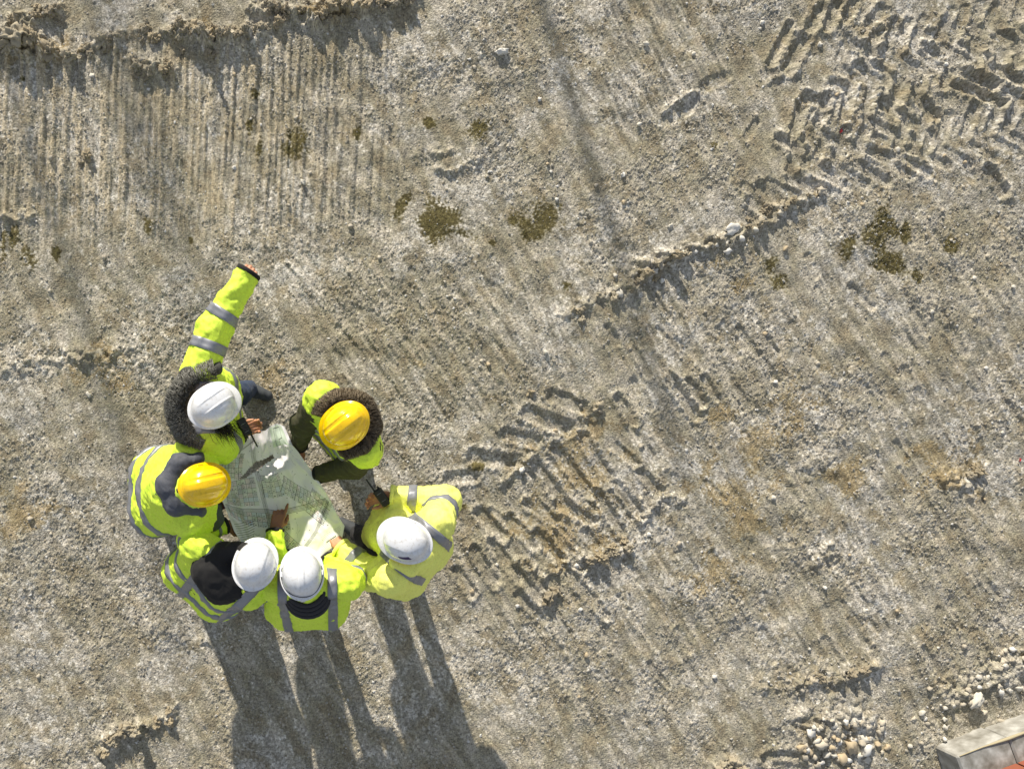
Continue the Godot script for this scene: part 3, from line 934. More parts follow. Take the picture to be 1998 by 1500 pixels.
	for j in nn + 1:
		for i in nn + 1:
			var a := float(i) / nn
			var b := float(j) / nn
			var c: Vector2 = pick.call(top, a) * (1 - b) + pick.call(bot, a) * b + pick.call(lef, b) * (1 - a) + pick.call(rig, b) * a
			c -= Vector2(421, 889) * (1 - a) * (1 - b) + Vector2(555, 832) * a * (1 - b) + Vector2(474, 1064) * (1 - a) * b + Vector2(667, 1053) * a * b
			var y := 1.0 - 0.05 * sin(a * PI) * sin(b * PI)
			y += 0.009 * (1.0 - 2.0 * absf(n_fold.get_noise_3d(a * 0.7, b * 0.5, 5.0))) + 0.008 * n_cloth.get_noise_3d(a, b, 1.0)
			# folds of the sheet
			for fx in [0.25, 0.5, 0.75]: y += 0.007 * maxf(0.0, 1.0 - absf(a - fx) / 0.05) * (1.0 if fx != 0.5 else -1.0)
			for fy in [0.33, 0.66]: y += 0.008 * maxf(0.0, 1.0 - absf(b - fy) / 0.05) * (1.0 if fy < 0.5 else -1.0)
			# the plan is pulled up along the fold that runs to the gripping hand
			var e := absf((b - 0.52) - (a - 0.9) * -0.35)
			y += 0.022 * smoothstep(0.12, 0.0, e) * smoothstep(0.45, 0.9, a)
			# a crumpled valley by the slit
			var q := Geometry2D.get_closest_point_to_segment(c, Vector2(463, 936), Vector2(536, 889)).distance_to(c)
			y -= 0.03 * smoothstep(34.0, 4.0, q)
			v.append(W(c.x, c.y, y))
			uv.append(Vector2(a, b))
			hole.append(1 if Geometry2D.is_point_in_polygon(c, slit) else 0)
	var ix := PackedInt32Array()
	for j in nn:
		for i in nn:
			var k := j * (nn + 1) + i
			if hole[k] and hole[k + 1] and hole[k + nn + 1]: continue
			ix.append_array(PackedInt32Array([k, k + 1, k + nn + 1, k + 1, k + nn + 2, k + nn + 1]))
	var o := part("site_plan", mesh_of(v, smooth_normals(v, ix), ix, uv), m, self)
	meta(o, "large creased paper site plan with a torn slit, held by the group", "plan")

func radio(label: String, c: Vector3, d: Vector3, n: Vector3) -> void:
	# d: towards the aerial, n: away from the keypad side
	var z := d.normalized()
	var y := (n - z * n.dot(z)).normalized()
	var x := y.cross(z)
	var b := Transform3D(Basis(x, y, z), c)
	var t := thing("walkie_talkie", label, "radio", c, "two-way radios held in hands")
	part("casing", rbox(b, Vector3(0.056, 0.034, 0.115), 0.007), mats["radio"], t)
	part("battery", rbox(b * Transform3D(Basis(), Vector3(0, -0.02, -0.012)), Vector3(0.05, 0.014, 0.085), 0.004), mats["radio"], t)
	part("antenna", tube([b * Vector3(0.016, 0, 0.055), b * Vector3(0.016, 0, 0.075), b * Vector3(0.016, 0, 0.14), b * Vector3(0.016, 0, 0.146)], [0.0068, 0.006, 0.0045, 0.003], 10), mats["radio"], t)
	part("knob", tube([b * Vector3(-0.014, 0, 0.055), b * Vector3(-0.014, 0, 0.07)], [0.0075, 0.007], 12), mats["radio"], t)
	for k in 2: part("trim_line", rbox(b * Transform3D(Basis(), Vector3(0, 0.0175, 0.03 - k * 0.05)), Vector3(0.03, 0.002, 0.0022), 0.0005), mats["tape"], t)

# ------------------------------------------------------------------ ground
func noise_setup() -> void:
	var set_up := func(n: FastNoiseLite, sd: int, type: int, f: float, oct: int) -> void:
		n.seed = sd
		n.noise_type = type
		n.frequency = f
		n.fractal_type = FastNoiseLite.FRACTAL_FBM if oct > 1 else FastNoiseLite.FRACTAL_NONE
		n.fractal_octaves = oct
	set_up.call(n_low, 11, FastNoiseLite.TYPE_SIMPLEX_SMOOTH, 0.45, 3)
	set_up.call(n_mid, 12, FastNoiseLite.TYPE_SIMPLEX_SMOOTH, 3.2, 3)
	set_up.call(n_crumb, 13, FastNoiseLite.TYPE_SIMPLEX, 17.0, 3)
	set_up.call(n_clod, 14, FastNoiseLite.TYPE_CELLULAR, 15.0, 2)
	n_clod.cellular_return_type = FastNoiseLite.RETURN_DISTANCE
	set_up.call(n_streak, 15, FastNoiseLite.TYPE_SIMPLEX, 1.0, 2)
	set_up.call(n_mask, 16, FastNoiseLite.TYPE_SIMPLEX, 0.9, 4)
	set_up.call(n_cloth, 17, FastNoiseLite.TYPE_SIMPLEX_SMOOTH, 5.0, 2)
	set_up.call(n_fold, 18, FastNoiseLite.TYPE_SIMPLEX_SMOOTH, 6.5, 2)

func low_height(x: float, z: float) -> float:
	return n_low.get_noise_2d(x, z) * 0.035

func height_rows(band: int, per: int) -> void:
	var out := PackedFloat32Array()
	for j in range(band * per, mini((band + 1) * per, nz)):
		var z := Z0 + j * CELL
		var v := z * FOC / EYE + CV
		for i in nx:
			var x := X0 + i * CELL
			var u := x * FOC / EYE + CU
			var mk := n_mask.get_noise_2d(x, z)
			var rough := smoothstep(-0.25, 0.35, mk)
			var cl := -n_clod.get_noise_2d(x + n_mid.get_noise_2d(x * 2, z * 2) * 0.03, z)       # bumps of 5 cm
			var h := low_height(x, z) + n_mid.get_noise_2d(x, z) * 0.013
			var sk := smoothstep(900, 640, u) * smoothstep(540, 380, v) * smoothstep(20, 110, v)
			var s2 := smoothstep(1130, 1230, u) * smoothstep(1480, 1380, u) * smoothstep(330, 230, v)
			var calm := 1.0 - 0.55 * maxf(sk, s2)
			var cr := n_crumb.get_noise_2d(x, z)
			var c3 := n_crumb.get_noise_2d(x * 2.6 + 5.0, z * 2.6)
			h += cr * absf(cr) * (0.0025 + 0.0075 * rough) * calm
			h += c3 * absf(c3) * (0.0025 + 0.0045 * rough) * calm + c3 * 0.0008
			h += maxf(cl, 0.0) * (0.0008 + 0.0028 * rough) * calm
			# scrape marks of a bucket
			if sk > 0.0: h += sk * 0.017 * n_streak.get_noise_2d(x * 15.0 + z * 0.5, z * 0.9)
			if s2 > 0.0: h += s2 * 0.016 * n_streak.get_noise_2d((x - z * 0.45) * 13.0, z * 1.1)
			var s3 := smoothstep(700, 1000, u) * smoothstep(380, 460, v) * 0.9
			if s3 > 0.0: h += s3 * 0.009 * n_streak.get_noise_2d((x - z * 0.55) * 10.0, (z + x * 0.3) * 1.6)
			var s4 := smoothstep(560, 640, u) * smoothstep(1100, 950, u) * smoothstep(480, 560, v) * smoothstep(900, 760, v)
			if s4 > 0.0: h += s4 * 0.009 * n_streak.get_noise_2d((x + z * -0.6) * 11.0, (z + x * 0.3) * 1.6)
			out.append(h)
	slots[band] = out

func stamp_bar(u0: float, v0: float, u1: float, v1: float, wide: float, depth: float, lip: float) -> void:
	var a := G(u0, v0)
	var b := G(u1, v1)
	var w := wide * EYE / FOC
	var pad := w * 2.2
	var ab := b - a
	var l := ab.length()
	var d := ab / l
	for j in range(maxi(0, int((minf(a.y, b.y) - pad - Z0) / CELL)), mini(nz - 1, int((maxf(a.y, b.y) + pad - Z0) / CELL)) + 1):
		for i in range(maxi(0, int((minf(a.x, b.x) - pad - X0) / CELL)), mini(nx - 1, int((maxf(a.x, b.x) + pad - X0) / CELL)) + 1):
			var p := Vector2(X0 + i * CELL, Z0 + j * CELL)
			p += Vector2(n_crumb.get_noise_2d(p.x * 0.6, p.y * 0.6), n_crumb.get_noise_2d(p.x * 0.6 + 9, p.y * 0.6)) * 0.012
			var q := p - a
			var t := q.dot(d)
			var dist := (q - d * clampf(t, 0, l)).length()
			if dist > pad: continue
			var inside := smoothstep(w * 0.62, w * 0.30, dist)
			var rim := exp(-pow((dist - w * 0.72) / (w * 0.22), 2.0))
			var k := j * nx + i
			hgt[k] = lerpf(hgt[k], low_height(p.x, p.y) + n_mid.get_noise_2d(p.x, p.y) * 0.013, inside * 0.85)
			hgt[k] += -depth * 0.85 * inside + depth * lip * rim * (0.8 + 0.6 * n_crumb.get_noise_2d(p.x + 3, p.y))

func stamp_ridge(pts: Array, high: float, wide: float, rugged := 1.0, step := 0.0) -> void:
	var w := wide * EYE / FOC
	var lo := Vector2(1e9, 1e9)
	var hi := -lo
	var g := []
	for p in pts:
		g.append(G(p[0], p[1]))
		lo = lo.min(g[-1])
		hi = hi.max(g[-1])
	var pad := w * 2.6
	for j in range(maxi(0, int((lo.y - pad - Z0) / CELL)), mini(nz - 1, int((hi.y + pad - Z0) / CELL)) + 1):
		for i in range(maxi(0, int((lo.x - pad - X0) / CELL)), mini(nx - 1, int((hi.x + pad - X0) / CELL)) + 1):
			var p := Vector2(X0 + i * CELL, Z0 + j * CELL)
			var q := p + Vector2(n_mid.get_noise_2d(p.x * 2, p.y * 2), n_mid.get_noise_2d(p.x * 2 + 7, p.y * 2)) * 0.05
			var d := 1e9
			for s in g.size() - 1: d = minf(d, q.distance_to(Geometry2D.get_closest_point_to_segment(q, g[s], g[s + 1])))
			if d > pad: continue
			var e := exp(-pow(d / w, 2.0))
			var cl := maxf(-n_clod.get_noise_2d(p.x * 0.8, p.y * 0.8), 0.0)
			var c2 := n_crumb.get_noise_2d(p.x * 0.55, p.y * 0.55)
			hgt[j * nx + i] += high * 0.5 * e * (0.42 + rugged * (0.9 * cl + 0.95 * c2 + 0.5 * n_mid.get_noise_2d(p.x * 2.2, p.y * 2.2)))

func ground_at(x: float, z: float) -> float:
	var i := clampf((x - X0) / CELL, 0, nx - 1.01)
	var j := clampf((z - Z0) / CELL, 0, nz - 1.01)
	var a := int(i)
	var b := int(j)
	var k := b * nx + a
	return lerpf(lerpf(hgt[k], hgt[k + 1], i - a), lerpf(hgt[k + nx], hgt[k + nx + 1], i - a), j - b)

var g_a: PackedByteArray
var g_b: PackedByteArray
var g_c: PackedByteArray
var g_d: PackedByteArray
var g_moss := PackedByteArray()
var g_ochre := PackedByteArray()
var g_chalk := PackedByteArray()

func noise_bytes(sd: int, type: int, f: float, oct: int) -> PackedByteArray:
	var n := FastNoiseLite.new()
	n.seed = sd
	n.noise_type = type
	n.frequency = f
	n.fractal_octaves = oct
	if oct == 1: n.fractal_type = FastNoiseLite.FRACTAL_NONE
	return n.get_image(TW, TH, false, false, true).get_data()

# a patch of growth, stain or chalk with a ragged edge: (u, v, ru, rv, turn)
func blot(to: PackedByteArray, u: float, v: float, ru: float, rv: float, turn: float, strength := 1.0, ragged := 1.0) -> void:
	var c := (G(u, v) - Vector2(TX0, TZ0)) / TPX
	var a := ru * EYE / FOC / TPX
	var b := rv * EYE / FOC / TPX
	var m := maxf(a, b) * 1.8
	for y in range(maxi(0, int(c.y - m)), mini(TH, int(c.y + m))):
		for x in range(maxi(0, int(c.x - m)), mini(TW, int(c.x + m))):
			var d := (Vector2(x, y) - c).rotated(-turn)
			var e := sqrt(d.x * d.x / (a * a) + d.y * d.y / (b * b))
			var k := y * TW + x
			e += ragged * ((g_b[k] - 128) / 128.0 * 0.9 + (g_c[k] - 128) / 128.0 * 0.55)
			var s := clampf((1.05 - e) * 2.2, 0, 1) * strength * 255
			if s > to[k]: to[k] = int(s)

func colour_rows(band: int, per: int) -> void:
	var out := PackedByteArray()
	var r := RandomNumberGenerator.new()
	r.seed = 500 + band
	out.resize(per * TW * 3)
	var o := 0
	for y in range(band * per, (band + 1) * per):
		for x in TW:
			var k := y * TW + x
			var lo := (g_a[k] - 128) * 0.0078
			var md := (g_b[k] - 128) * 0.0078
			var fi := (g_c[k] - 128) * 0.0078
			var ce := (g_d[k] - 128) * 0.0078
			# beige earth, greyer and browner by patches
			var cr := 154.0 + lo * 7.0
			var cg := 149.0 + lo * 8.0
			var cb := 131.0 + lo * 11.0
			var gy := clampf(md * 1.1 + 0.25 + lo * 0.5, 0, 1)
			cr += (158.0 - cr) * gy * 0.75
			cg += (154.0 - cg) * gy * 0.75
			cb += (146.0 - cb) * gy * 0.75
			var br := clampf(-md * 1.8 - 0.2, 0, 1) * 0.42
			cr += (133.0 - cr) * br
			cg += (117.0 - cg) * br
			cb += (92.0 - cb) * br
			var ch := clampf((lo * 0.8 + fi * 0.7 + ce * 0.9 + md * 0.4 - 0.36) * 2.4, 0, 1) * 0.7
			ch = maxf(ch, g_chalk[k] / 255.0 * (0.55 + 0.6 * fi))
			cr += (206.0 - cr) * ch
			cg += (203.0 - cg) * ch
			cb += (196.0 - cb) * ch
			var sx := float(x) * TPX + TX0
			var sz := float(y) * TPX + TZ0
			# earth dragged along by tracks and bucket: paler clay and darker damp crumbs in long smears
			var dg := n_streak.get_noise_2d((sx - sz * 0.6) * 6.5, (sz + sx * 0.5) * 1.5)
			if dg > 0.0:
				var ds := clampf(dg * 1.9 + md * 0.3, 0, 1) * 0.5
				cr += (186.0 - cr) * ds
				cg += (178.0 - cg) * ds
				cb += (164.0 - cb) * ds
			else:
				var ds := clampf(-dg * 1.6 + fi * 0.5, 0, 1) * 0.4
				cr += (122.0 - cr) * ds
				cg += (114.0 - cg) * ds
				cb += (98.0 - cb) * ds
			var sm := clampf((0.35 - sx) * 1.4, 0, 1) * clampf((-1.45 - sz) * 2.2, 0, 1) * clampf((sz + 3.3) * 4.0, 0, 1)
			if sm > 0.0:
				# clay smeared by the bucket's teeth
				var sn := clampf(n_streak.get_noise_2d(sx * 15.0 + sz * 0.5, sz * 0.9) * 2.6, 0, 1) * sm * 0.6
				cr += (182.0 - cr) * sn
				cg += (168.0 - cg) * sn
				cb += (140.0 - cb) * sn
			var oc := g_ochre[k] / 255.0 * 0.34
			cr += (146.0 - cr) * oc
			cg += (118.0 - cg) * oc
			cb += (66.0 - cb) * oc
			var mo := g_moss[k] / 255.0
			if mo > 0.0:
				mo *= 0.86
				var mv := 8.0 * fi
				cr += (84.0 + mv - cr) * mo
				cg += (77.0 + mv - cg) * mo
				cb += (46.0 + mv * 0.5 - cb) * mo
			# grain: single dark and pale grains
			var g := 1.0 + fi * 0.16 + (r.randf() - 0.5) * 0.3
			var q := r.randi() & 255
			if q < 8: g *= 1.28
			elif q > 242: g *= 0.6
			out[o] = clampi(int(cr * g), 0, 255)
			out[o + 1] = clampi(int(cg * g), 0, 255)
			out[o + 2] = clampi(int(cb * g), 0, 255)
			o += 3
	slots[band] = out

func build_ground() -> void:
	nx = int((X1 - X0) / CELL) + 1
	nz = int((Z1 - Z0) / CELL) + 1
	var per := 24
	var bands := (nz + per - 1) / per
	slots.resize(bands)
	WorkerThreadPool.wait_for_group_task_completion(WorkerThreadPool.add_group_task(height_rows.bind(per), bands, 4))
	for b in bands: hgt.append_array(slots[b])
	# lug prints of tractor tyres: [u0, v0, u1, v1, width px, depth m]
	var bars := [
		[1078, 772, 1135, 795, 22, .026], [1030, 806, 1108, 836, 24, .03], [985, 846, 1046, 862, 20, .022], [925, 890, 1002, 902, 24, .03], [878, 932, 925, 930, 20, .025],
		[1207, 776, 1236, 822, 16, .03], [1138, 852, 1195, 938, 17, .03], [1084, 872, 1150, 960, 18, .034], [1044, 902, 1104, 984, 19, .036], [1165, 830, 1192, 868, 13, .02], [1205, 870, 1240, 905, 14, .022],
		[1030, 982, 1086, 1018, 17, .026], [1092, 982, 1156, 1016, 19, .03], [1168, 965, 1210, 1035, 17, .03], [1202, 946, 1252, 1005, 16, .028], [938, 1000, 978, 1046, 20, .032], [994, 1012, 1044, 1064, 17, .028],
		[1048, 1040, 1110, 1108, 17, .03], [1086, 1044, 1134, 1108, 16, .028], [1140, 1040, 1180, 1088, 14, .02], [960, 1058, 1012, 1128, 17, .028], [924, 1070, 966, 1136, 17, .03], [1006, 1110, 1056, 1170, 16, .026], [890, 1112, 922, 1158, 16, .026],
		[1110, 1120, 1180, 1200, 16, .026], [1010, 1160, 1060, 1210, 14, .022], [1250, 922, 1292, 962, 15, .022],
		[1308, 742, 1360, 812, 18, .036], [1344, 742, 1372, 788, 14, .028], [1374, 738, 1400, 778, 13, .026], [1403, 642, 1440, 694, 14, .021], [1430, 744, 1462, 792, 12, .02], [1185, 640, 1204, 668, 14, .02], [1232, 620, 1252, 672, 13, .02],
		[1570, 74, 1538, 134, 22, .034], [1542, 50, 1504, 122, 15, .026], [1604, 16, 1584, 52, 20, .032], [1634, 8, 1616, 50, 20, .034], [1668, 4, 1652, 36, 18, .03], [1722, 18, 1700, 50, 20, .028], [1762, 56, 1742, 96, 20, .036], [1714, 66, 1690, 100, 20, .03],
		[1664, 160, 1646, 230, 18, .036], [1708, 152, 1690, 214, 19, .036], [1768, 132, 1748, 196, 22, .038], [1808, 126, 1788, 182, 18, .032], [1862, 122, 1843, 166, 18, .034], [1612, 192, 1594, 246, 18, .034], [1568, 194, 1546, 266, 18, .034], [1476, 240, 1456, 268, 14, .02],
		[1848, 40, 1836, 78, 18, .03], [1872, 44, 1856, 82, 18, .03], [1912, 56, 1906, 100, 22, .032], [1962, 76, 1946, 130, 20, .034], [1990, 84, 1982, 128, 18, .03], [1905, 95, 1902, 112, 26, .024],
		[1718, 98, 1792, 130, 20, .034], [1722, 200, 1802, 252, 20, .036], [1792, 192, 1830, 228, 18, .03], [1662, 84, 1716, 104, 18, .028], [1872, 140, 1936, 168, 20, .034], [1866, 166, 1950, 202, 18, .032], [1926, 130, 1994, 160, 18, .03], [1576, 190, 1606, 202, 20, .03], [1626, 162, 1656, 172, 18, .03],
		[1520, 272, 1576, 306, 18, .03], [1562, 316, 1628, 348, 22, .038], [1594, 258, 1660, 294, 16, .026], [1652, 280, 1736, 310, 18, .032], [1480, 366, 1524, 390, 18, .03], [1464, 392, 1504, 420, 20, .034], [1690, 232, 1750, 262, 16, .028], [1756, 290, 1800, 300, 16, .024], [1538, 352, 1590, 380, 14, .022],
		[1930, 330, 1960, 376, 18, .034], [1800, 60, 1830, 70, 18, .026], [1960, 180, 1996, 200, 18, .03], [1880, 310, 1900, 350, 14, .02], [1816, 260, 1806, 300, 16, .026],
		[1302, 234, 1342, 212, 24, .02], [1372, 170, 1416, 150, 20, .016],
		[1575, 500, 1592, 540, 12, .018], [1660, 560, 1700, 600, 14, .02], [1850, 640, 1880, 690, 14, .02], [1760, 720, 1790, 770, 14, .02],
		[400, 1262, 430, 1300, 14, .02], [540, 1010, 570, 1050, 12, .018], [560, 520, 580, 555, 10, .016], [660, 640, 700, 690, 12, .018], [700, 600, 740, 640, 12, .016], [500, 560, 520, 590, 10, .014],
		[800, 560, 840, 600, 12, .016], [1320, 1230, 1345, 1270, 16, .02], [1390, 1080, 1410, 1120, 14, .02], [1610, 1250, 1640, 1300, 16, .021], [1500, 1480, 1545, 1478, 24, .03], [1515, 1500, 1560, 1500, 20, .03], [1700, 1180, 1730, 1230, 14, .02],
	]
	var br := RandomNumberGenerator.new()
	br.seed = 9
	for row in [[2010, 40, 1640, 120], [2010, 240, 1450, 350]]:
		for q in 14:
			var t := (q + br.randf_range(-0.15, 0.15)) / 13.0
			var c := Vector2(lerpf(row[0], row[2], t), lerpf(row[1], row[3], t))
			if br.randf() < 0.85: bars.append([c.x, c.y, c.x + 20, c.y - 52 + br.randf_range(-8, 8), 17, br.randf_range(.016, .0235)])
			if br.randf() < 0.85: bars.append([c.x + 4, c.y + 14, c.x + 60, c.y + 44 + br.randf_range(-6, 6), 16, br.randf_range(.016, .0235)])
	for q in 26:
		var c := Vector2(br.randf_range(880, 1400), br.randf_range(800, 1240))
		bars.append([c.x, c.y, c.x + 36 + br.randf_range(-8, 20), c.y + 48 + br.randf_range(-8, 24), br.randf_range(8, 11), br.randf_range(.010, .018)])
	for q in 70:
		var c := Vector2(br.randf_range(1200, 1980), br.randf_range(560, 1300))
		bars.append([c.x, c.y, c.x + 24 + br.randf_range(-6, 16), c.y + 40 + br.randf_range(-8, 20), br.randf_range(7, 13), br.randf_range(.008, .018)])
	for q in 50:
		var c := Vector2(br.randf_range(480, 1000), br.randf_range(480, 740))
		bars.append([c.x, c.y, c.x + 26, c.y + 36 + br.randf_range(-8, 16), br.randf_range(6, 11), br.randf_range(.006, .014)])
	for b in bars: stamp_bar(b[0], b[1], b[2], b[3], b[4] * 1.15, b[5] * 0.66, 0.7 if b[5] > 0.0215 else 0.2)
	var ridges := [
		[[[-30, 80], [10, 82], [45, 88], [72, 88]], .105, 22, 1.2], [[[22, 42], [60, 36], [116, 22]], .075, 14, 1.2], [[[84, 104], [116, 106]], .07, 13, 1.2], [[[128, 118], [150, 116]], .06, 11, 1.2],
		[[[186, 82], [214, 80]], .05, 12, 1.2], [[[228, 62], [350, 56]], .03, 14, 1.0], [[[346, 58], [384, 70], [398, 78]], .11, 18, 1.3], [[[398, 78], [440, 70], [480, 78]], .08, 15, 1.3], [[[478, 68], [545, 54]], .06, 11, 1.2],
		[[[256, 126], [290, 124], [335, 134]], .06, 14, 1.3], [[[500, 22], [560, 24], [610, 34], [640, 24], [690, 16]], .08, 15, 1.2], [[[610, 44], [650, 36], [700, 22], [760, 10], [810, -4]], .09, 14, 1.3],
		[[[1098, 614], [1150, 592], [1204, 578]], .045, 10, 1.1], [[[1204, 578], [1244, 552], [1268, 528], [1320, 500]], .07, 13, 1.3], [[[1240, 520], [1330, 490], [1380, 474], [1432, 466]], .05, 15, 1.3], [[[1432, 466], [1500, 426], [1545, 402], [1590, 380]], .045, 11, 1.1],
		[[[1290, 216], [1356, 180]], .055, 7, .8], [[[1560, 128], [1500, 160]], .03, 8, .9], [[[848, 330], [898, 334], [922, 318], [926, 300]], .04, 8, 1.0], [[[820, 300], [880, 290]], .025, 14, 1.0],
		[[[1010, 1092], [1060, 1120], [1106, 1094]], .045, 9, 1.2], [[[1132, 1092], [1172, 1084], [1228, 1066]], .06, 12, 1.3], [[[1250, 1010], [1298, 968], [1330, 972]], .045, 8, 1.0], [[[1060, 1168], [1088, 1158]], .05, 11, 1.3],
		[[[982, 942], [1042, 892]], .05, 7, .9],
		[[[206, 1446], [238, 1424], [272, 1420]], .085, 15, 1.2], [[[272, 1420], [306, 1408], [344, 1384]], .05, 9, 1.1], [[[196, 1470], [216, 1452]], .05, 12, 1.2],
		[[[1560, 1332], [1600, 1318], [1640, 1318]], .05, 18, 1.0], [[[1640, 1318], [1700, 1302]], .055, 13, 1.2], [[[1480, 1340], [1560, 1334]], .03, 14, 1.0], [[[1396, 1488], [1440, 1494]], .07, 14, 1.3],
		[[[20, 724], [100, 700], [260, 690]], .035, 26, 1.0], [[[-10, 428], [62, 420]], .05, 9, .9], [[[1580, 1100], [1620, 1070]], .04, 12, 1.2], [[[1500, 1070], [1556, 1068]], .02, 6, .6],
		[[[1840, 930], [1910, 960]], .04, 16, 1.2], [[[1560, 1402], [1680, 1396]], .05, 30, 1.2], [[[1500, 960], [1620, 900]], .02, 20, 1.2], [[[1860, 1352], [1998, 1290]], .06, 36, 1.2],
		[[[690, 790], [760, 820]], .02, 14, 1.0], [[[300, 1220], [360, 1250]], .03, 12, 1.0], [[[140, 690], [210, 700]], .04, 12, 1.2],
	]
	for r in ridges: stamp_ridge(r[0], r[1], r[2], r[3])
	# where the slab stands the earth is level
	# ---- one sheet: fine cells in and round the picture, wider and wider beyond
	var xs := PackedFloat32Array()
	var zs := PackedFloat32Array()
	var out := []
	var stepw := 0.05
	var acc := 0.0
	while acc < 260.0:
		acc += stepw
		stepw *= 1.28
		out.append(acc)
	for k in range(out.size() - 1, -1, -1):
		xs.append(X0 - out[k])
		zs.append(Z0 - out[k])
	var pre := xs.size()
	for i in nx: xs.append(X0 + i * CELL)
	for j in nz: zs.append(Z0 + j * CELL)
	for k in out.size():
		xs.append(X0 + (nx - 1) * CELL + out[k])
		zs.append(Z0 + (nz - 1) * CELL + out[k])
	var cx := xs.size()
	var cz := zs.size()
	var v := PackedVector3Array()
	var nn := PackedVector3Array()
	var uv := PackedVector2Array()
	v.resize(cx * cz)
	nn.resize(cx * cz)
	uv.resize(cx * cz)
	var k := 0
	for j in cz:
		var z := zs[j]
		var jn := j >= pre and j < pre + nz
		for i in cx:
			var x := xs[i]
			var y := 0.0
			if jn and i >= pre and i < pre + nx: y = hgt[(j - pre) * nx + i - pre]
			else: y = low_height(x, z)
			v[k] = Vector3(x, y, z)
			uv[k] = Vector2((x - TX0) / (TW * TPX), (z - TZ0) / (TH * TPX))
			k += 1
	for j in cz:
		var ja := maxi(j - 1, 0)
		var jb := mini(j + 1, cz - 1)
		var dz := zs[jb] - zs[ja]
		for i in cx:
			var ia := maxi(i - 1, 0)
			var ib := mini(i + 1, cx - 1)
			nn[j * cx + i] = Vector3((v[j * cx + ia].y - v[j * cx + ib].y) / (xs[ib] - xs[ia]), 1.0, (v[ja * cx + i].y - v[jb * cx + i].y) / dz).normalized()
	var ix := PackedInt32Array()
	ix.resize((cx - 1) * (cz - 1) * 6)
	k = 0
	for j in cz - 1:
		for i in cx - 1:
			var a := j * cx + i
			ix[k] = a; ix[k + 1] = a + 1; ix[k + 2] = a + cx
			ix[k + 3] = a + 1; ix[k + 4] = a + cx + 1; ix[k + 5] = a + cx
			k += 6
	# ---- colours
	g_a = noise_bytes(21, FastNoiseLite.TYPE_SIMPLEX, 0.0042, 4)
	g_b = noise_bytes(22, FastNoiseLite.TYPE_SIMPLEX, 0.016, 4)
	g_c = noise_bytes(23, FastNoiseLite.TYPE_SIMPLEX, 0.13, 3)
	g_d = noise_bytes(24, FastNoiseLite.TYPE_SIMPLEX, 0.05, 3)
	for g in [g_moss, g_ochre, g_chalk]: g.resize(TW * TH)
	for m in [[855, 432, 46, 40, .2], [1050, 432, 40, 34, -.3], [1096, 402, 10, 12, 0], [935, 246, 22, 22, 0], [572, 272, 30, 26, 0], [498, 186, 10, 10, 0], [505, 288, 8, 22, .2], [486, 244, 6, 14, 0],
		[1712, 452, 36, 38, .2], [1738, 510, 34, 34, 0], [1762, 460, 10, 28, 0], [1655, 476, 14, 26, .2], [1853, 482, 12, 18, 0], [1784, 538, 9, 18, -.5], [1506, 516, 16, 22, 0], [1520, 552, 18, 22, 0],
		[22, 464, 12, 22, .3], [56, 508, 18, 24, -.5], [106, 494, 8, 12, 0], [4, 470, 8, 30, 0], [1103, 554, 8, 10, 0], [697, 262, 6, 16, 0], [287, 442, 8, 18, 0], [371, 467, 5, 8, 0], [45, 155, 6, 12, 0], [905, 456, 24, 10, .3],
		[1000, 432, 10, 12, 0], [838, 242, 12, 10, 0], [960, 474, 6, 6, 0], [932, 910, 12, 8, 0], [906, 986, 10, 6, 0], [785, 402, 12, 26, .4], [1390, 285, 8, 8, 0]]:
		blot(g_moss, m[0], m[1], m[2], m[3], m[4], 1.0, 0.85)
	for m in [[1652, 926, 60, 34, .6], [1470, 866, 46, 40, 0], [1440, 960, 60, 50, 0], [1400, 1110, 44, 30, .3], [1460, 1020, 60, 34, 0], [1360, 1160, 30, 20, 0], [1420, 810, 30, 20, 0], [1440, 545, 24, 16, 0], [1550, 790, 30, 60, .8],
		[540, 740, 30, 24, 0], [820, 715, 14, 10, 0], [1850, 900, 60, 40, 0], [40, 1000, 60, 40, 0], [220, 720, 60, 30, 0], [1130, 900, 60, 60, 0], [1080, 1020, 80, 50, 0], [380, 60, 40, 16, 0], [60, 90, 50, 20, 0], [640, 26, 40, 12, 0], [1380, 520, 30, 12, 0]]:
		blot(g_ochre, m[0], m[1], m[2], m[3], m[4], 0.8, 1.4)
	for m in [[686, 526, 22, 16, .5], [1646, 1112, 8, 34, -.6], [1690, 1160, 10, 16, -.4], [1826, 1142, 18, 22, 0], [1965, 1330, 50, 40, -.4], [1900, 1420, 60, 24, -.3], [1830, 1445, 30, 26, 0], [1400, 420, 60, 34, .3], [1500, 460, 40, 20, 0],
		[1270, 760, 60, 34, .2], [1130, 720, 60, 30, 0], [1920, 600, 60, 40, 0], [1460, 640, 10, 26, .3], [345, 1200, 26, 22, 0], [180, 260, 40, 60, 0], [60, 1080, 30, 40, 0], [1440, 1280, 50, 30, 0], [1250, 1370, 60, 26, 0], [1290, 1240, 40, 30, 0],
		[1000, 620, 60, 30, 0], [790, 270, 14, 10, 0], [1600, 560, 50, 40, 0], [1760, 600, 60, 30, 0], [90, 780, 40, 30, 0], [1640, 1390, 40, 20, 0], [960, 1480, 60, 14, 0], [1180, 900, 20, 60, -.6]]:
		blot(g_chalk, m[0], m[1], m[2], m[3], m[4], 0.62, 1.5)
	per = 48
	bands = TH / per
	slots.resize(bands)
	WorkerThreadPool.wait_for_group_task_completion(WorkerThreadPool.add_group_task(colour_rows.bind(per), bands, 4))
	var data := PackedByteArray()
	for b in bands: data.append_array(slots[b])
	var im := Image.create_from_data(TW, TH, false, Image.FORMAT_RGB8, data)
	var m := mat("earth", Color.WHITE, 0.95)
	m.albedo_texture = ImageTexture.create_from_image(im)
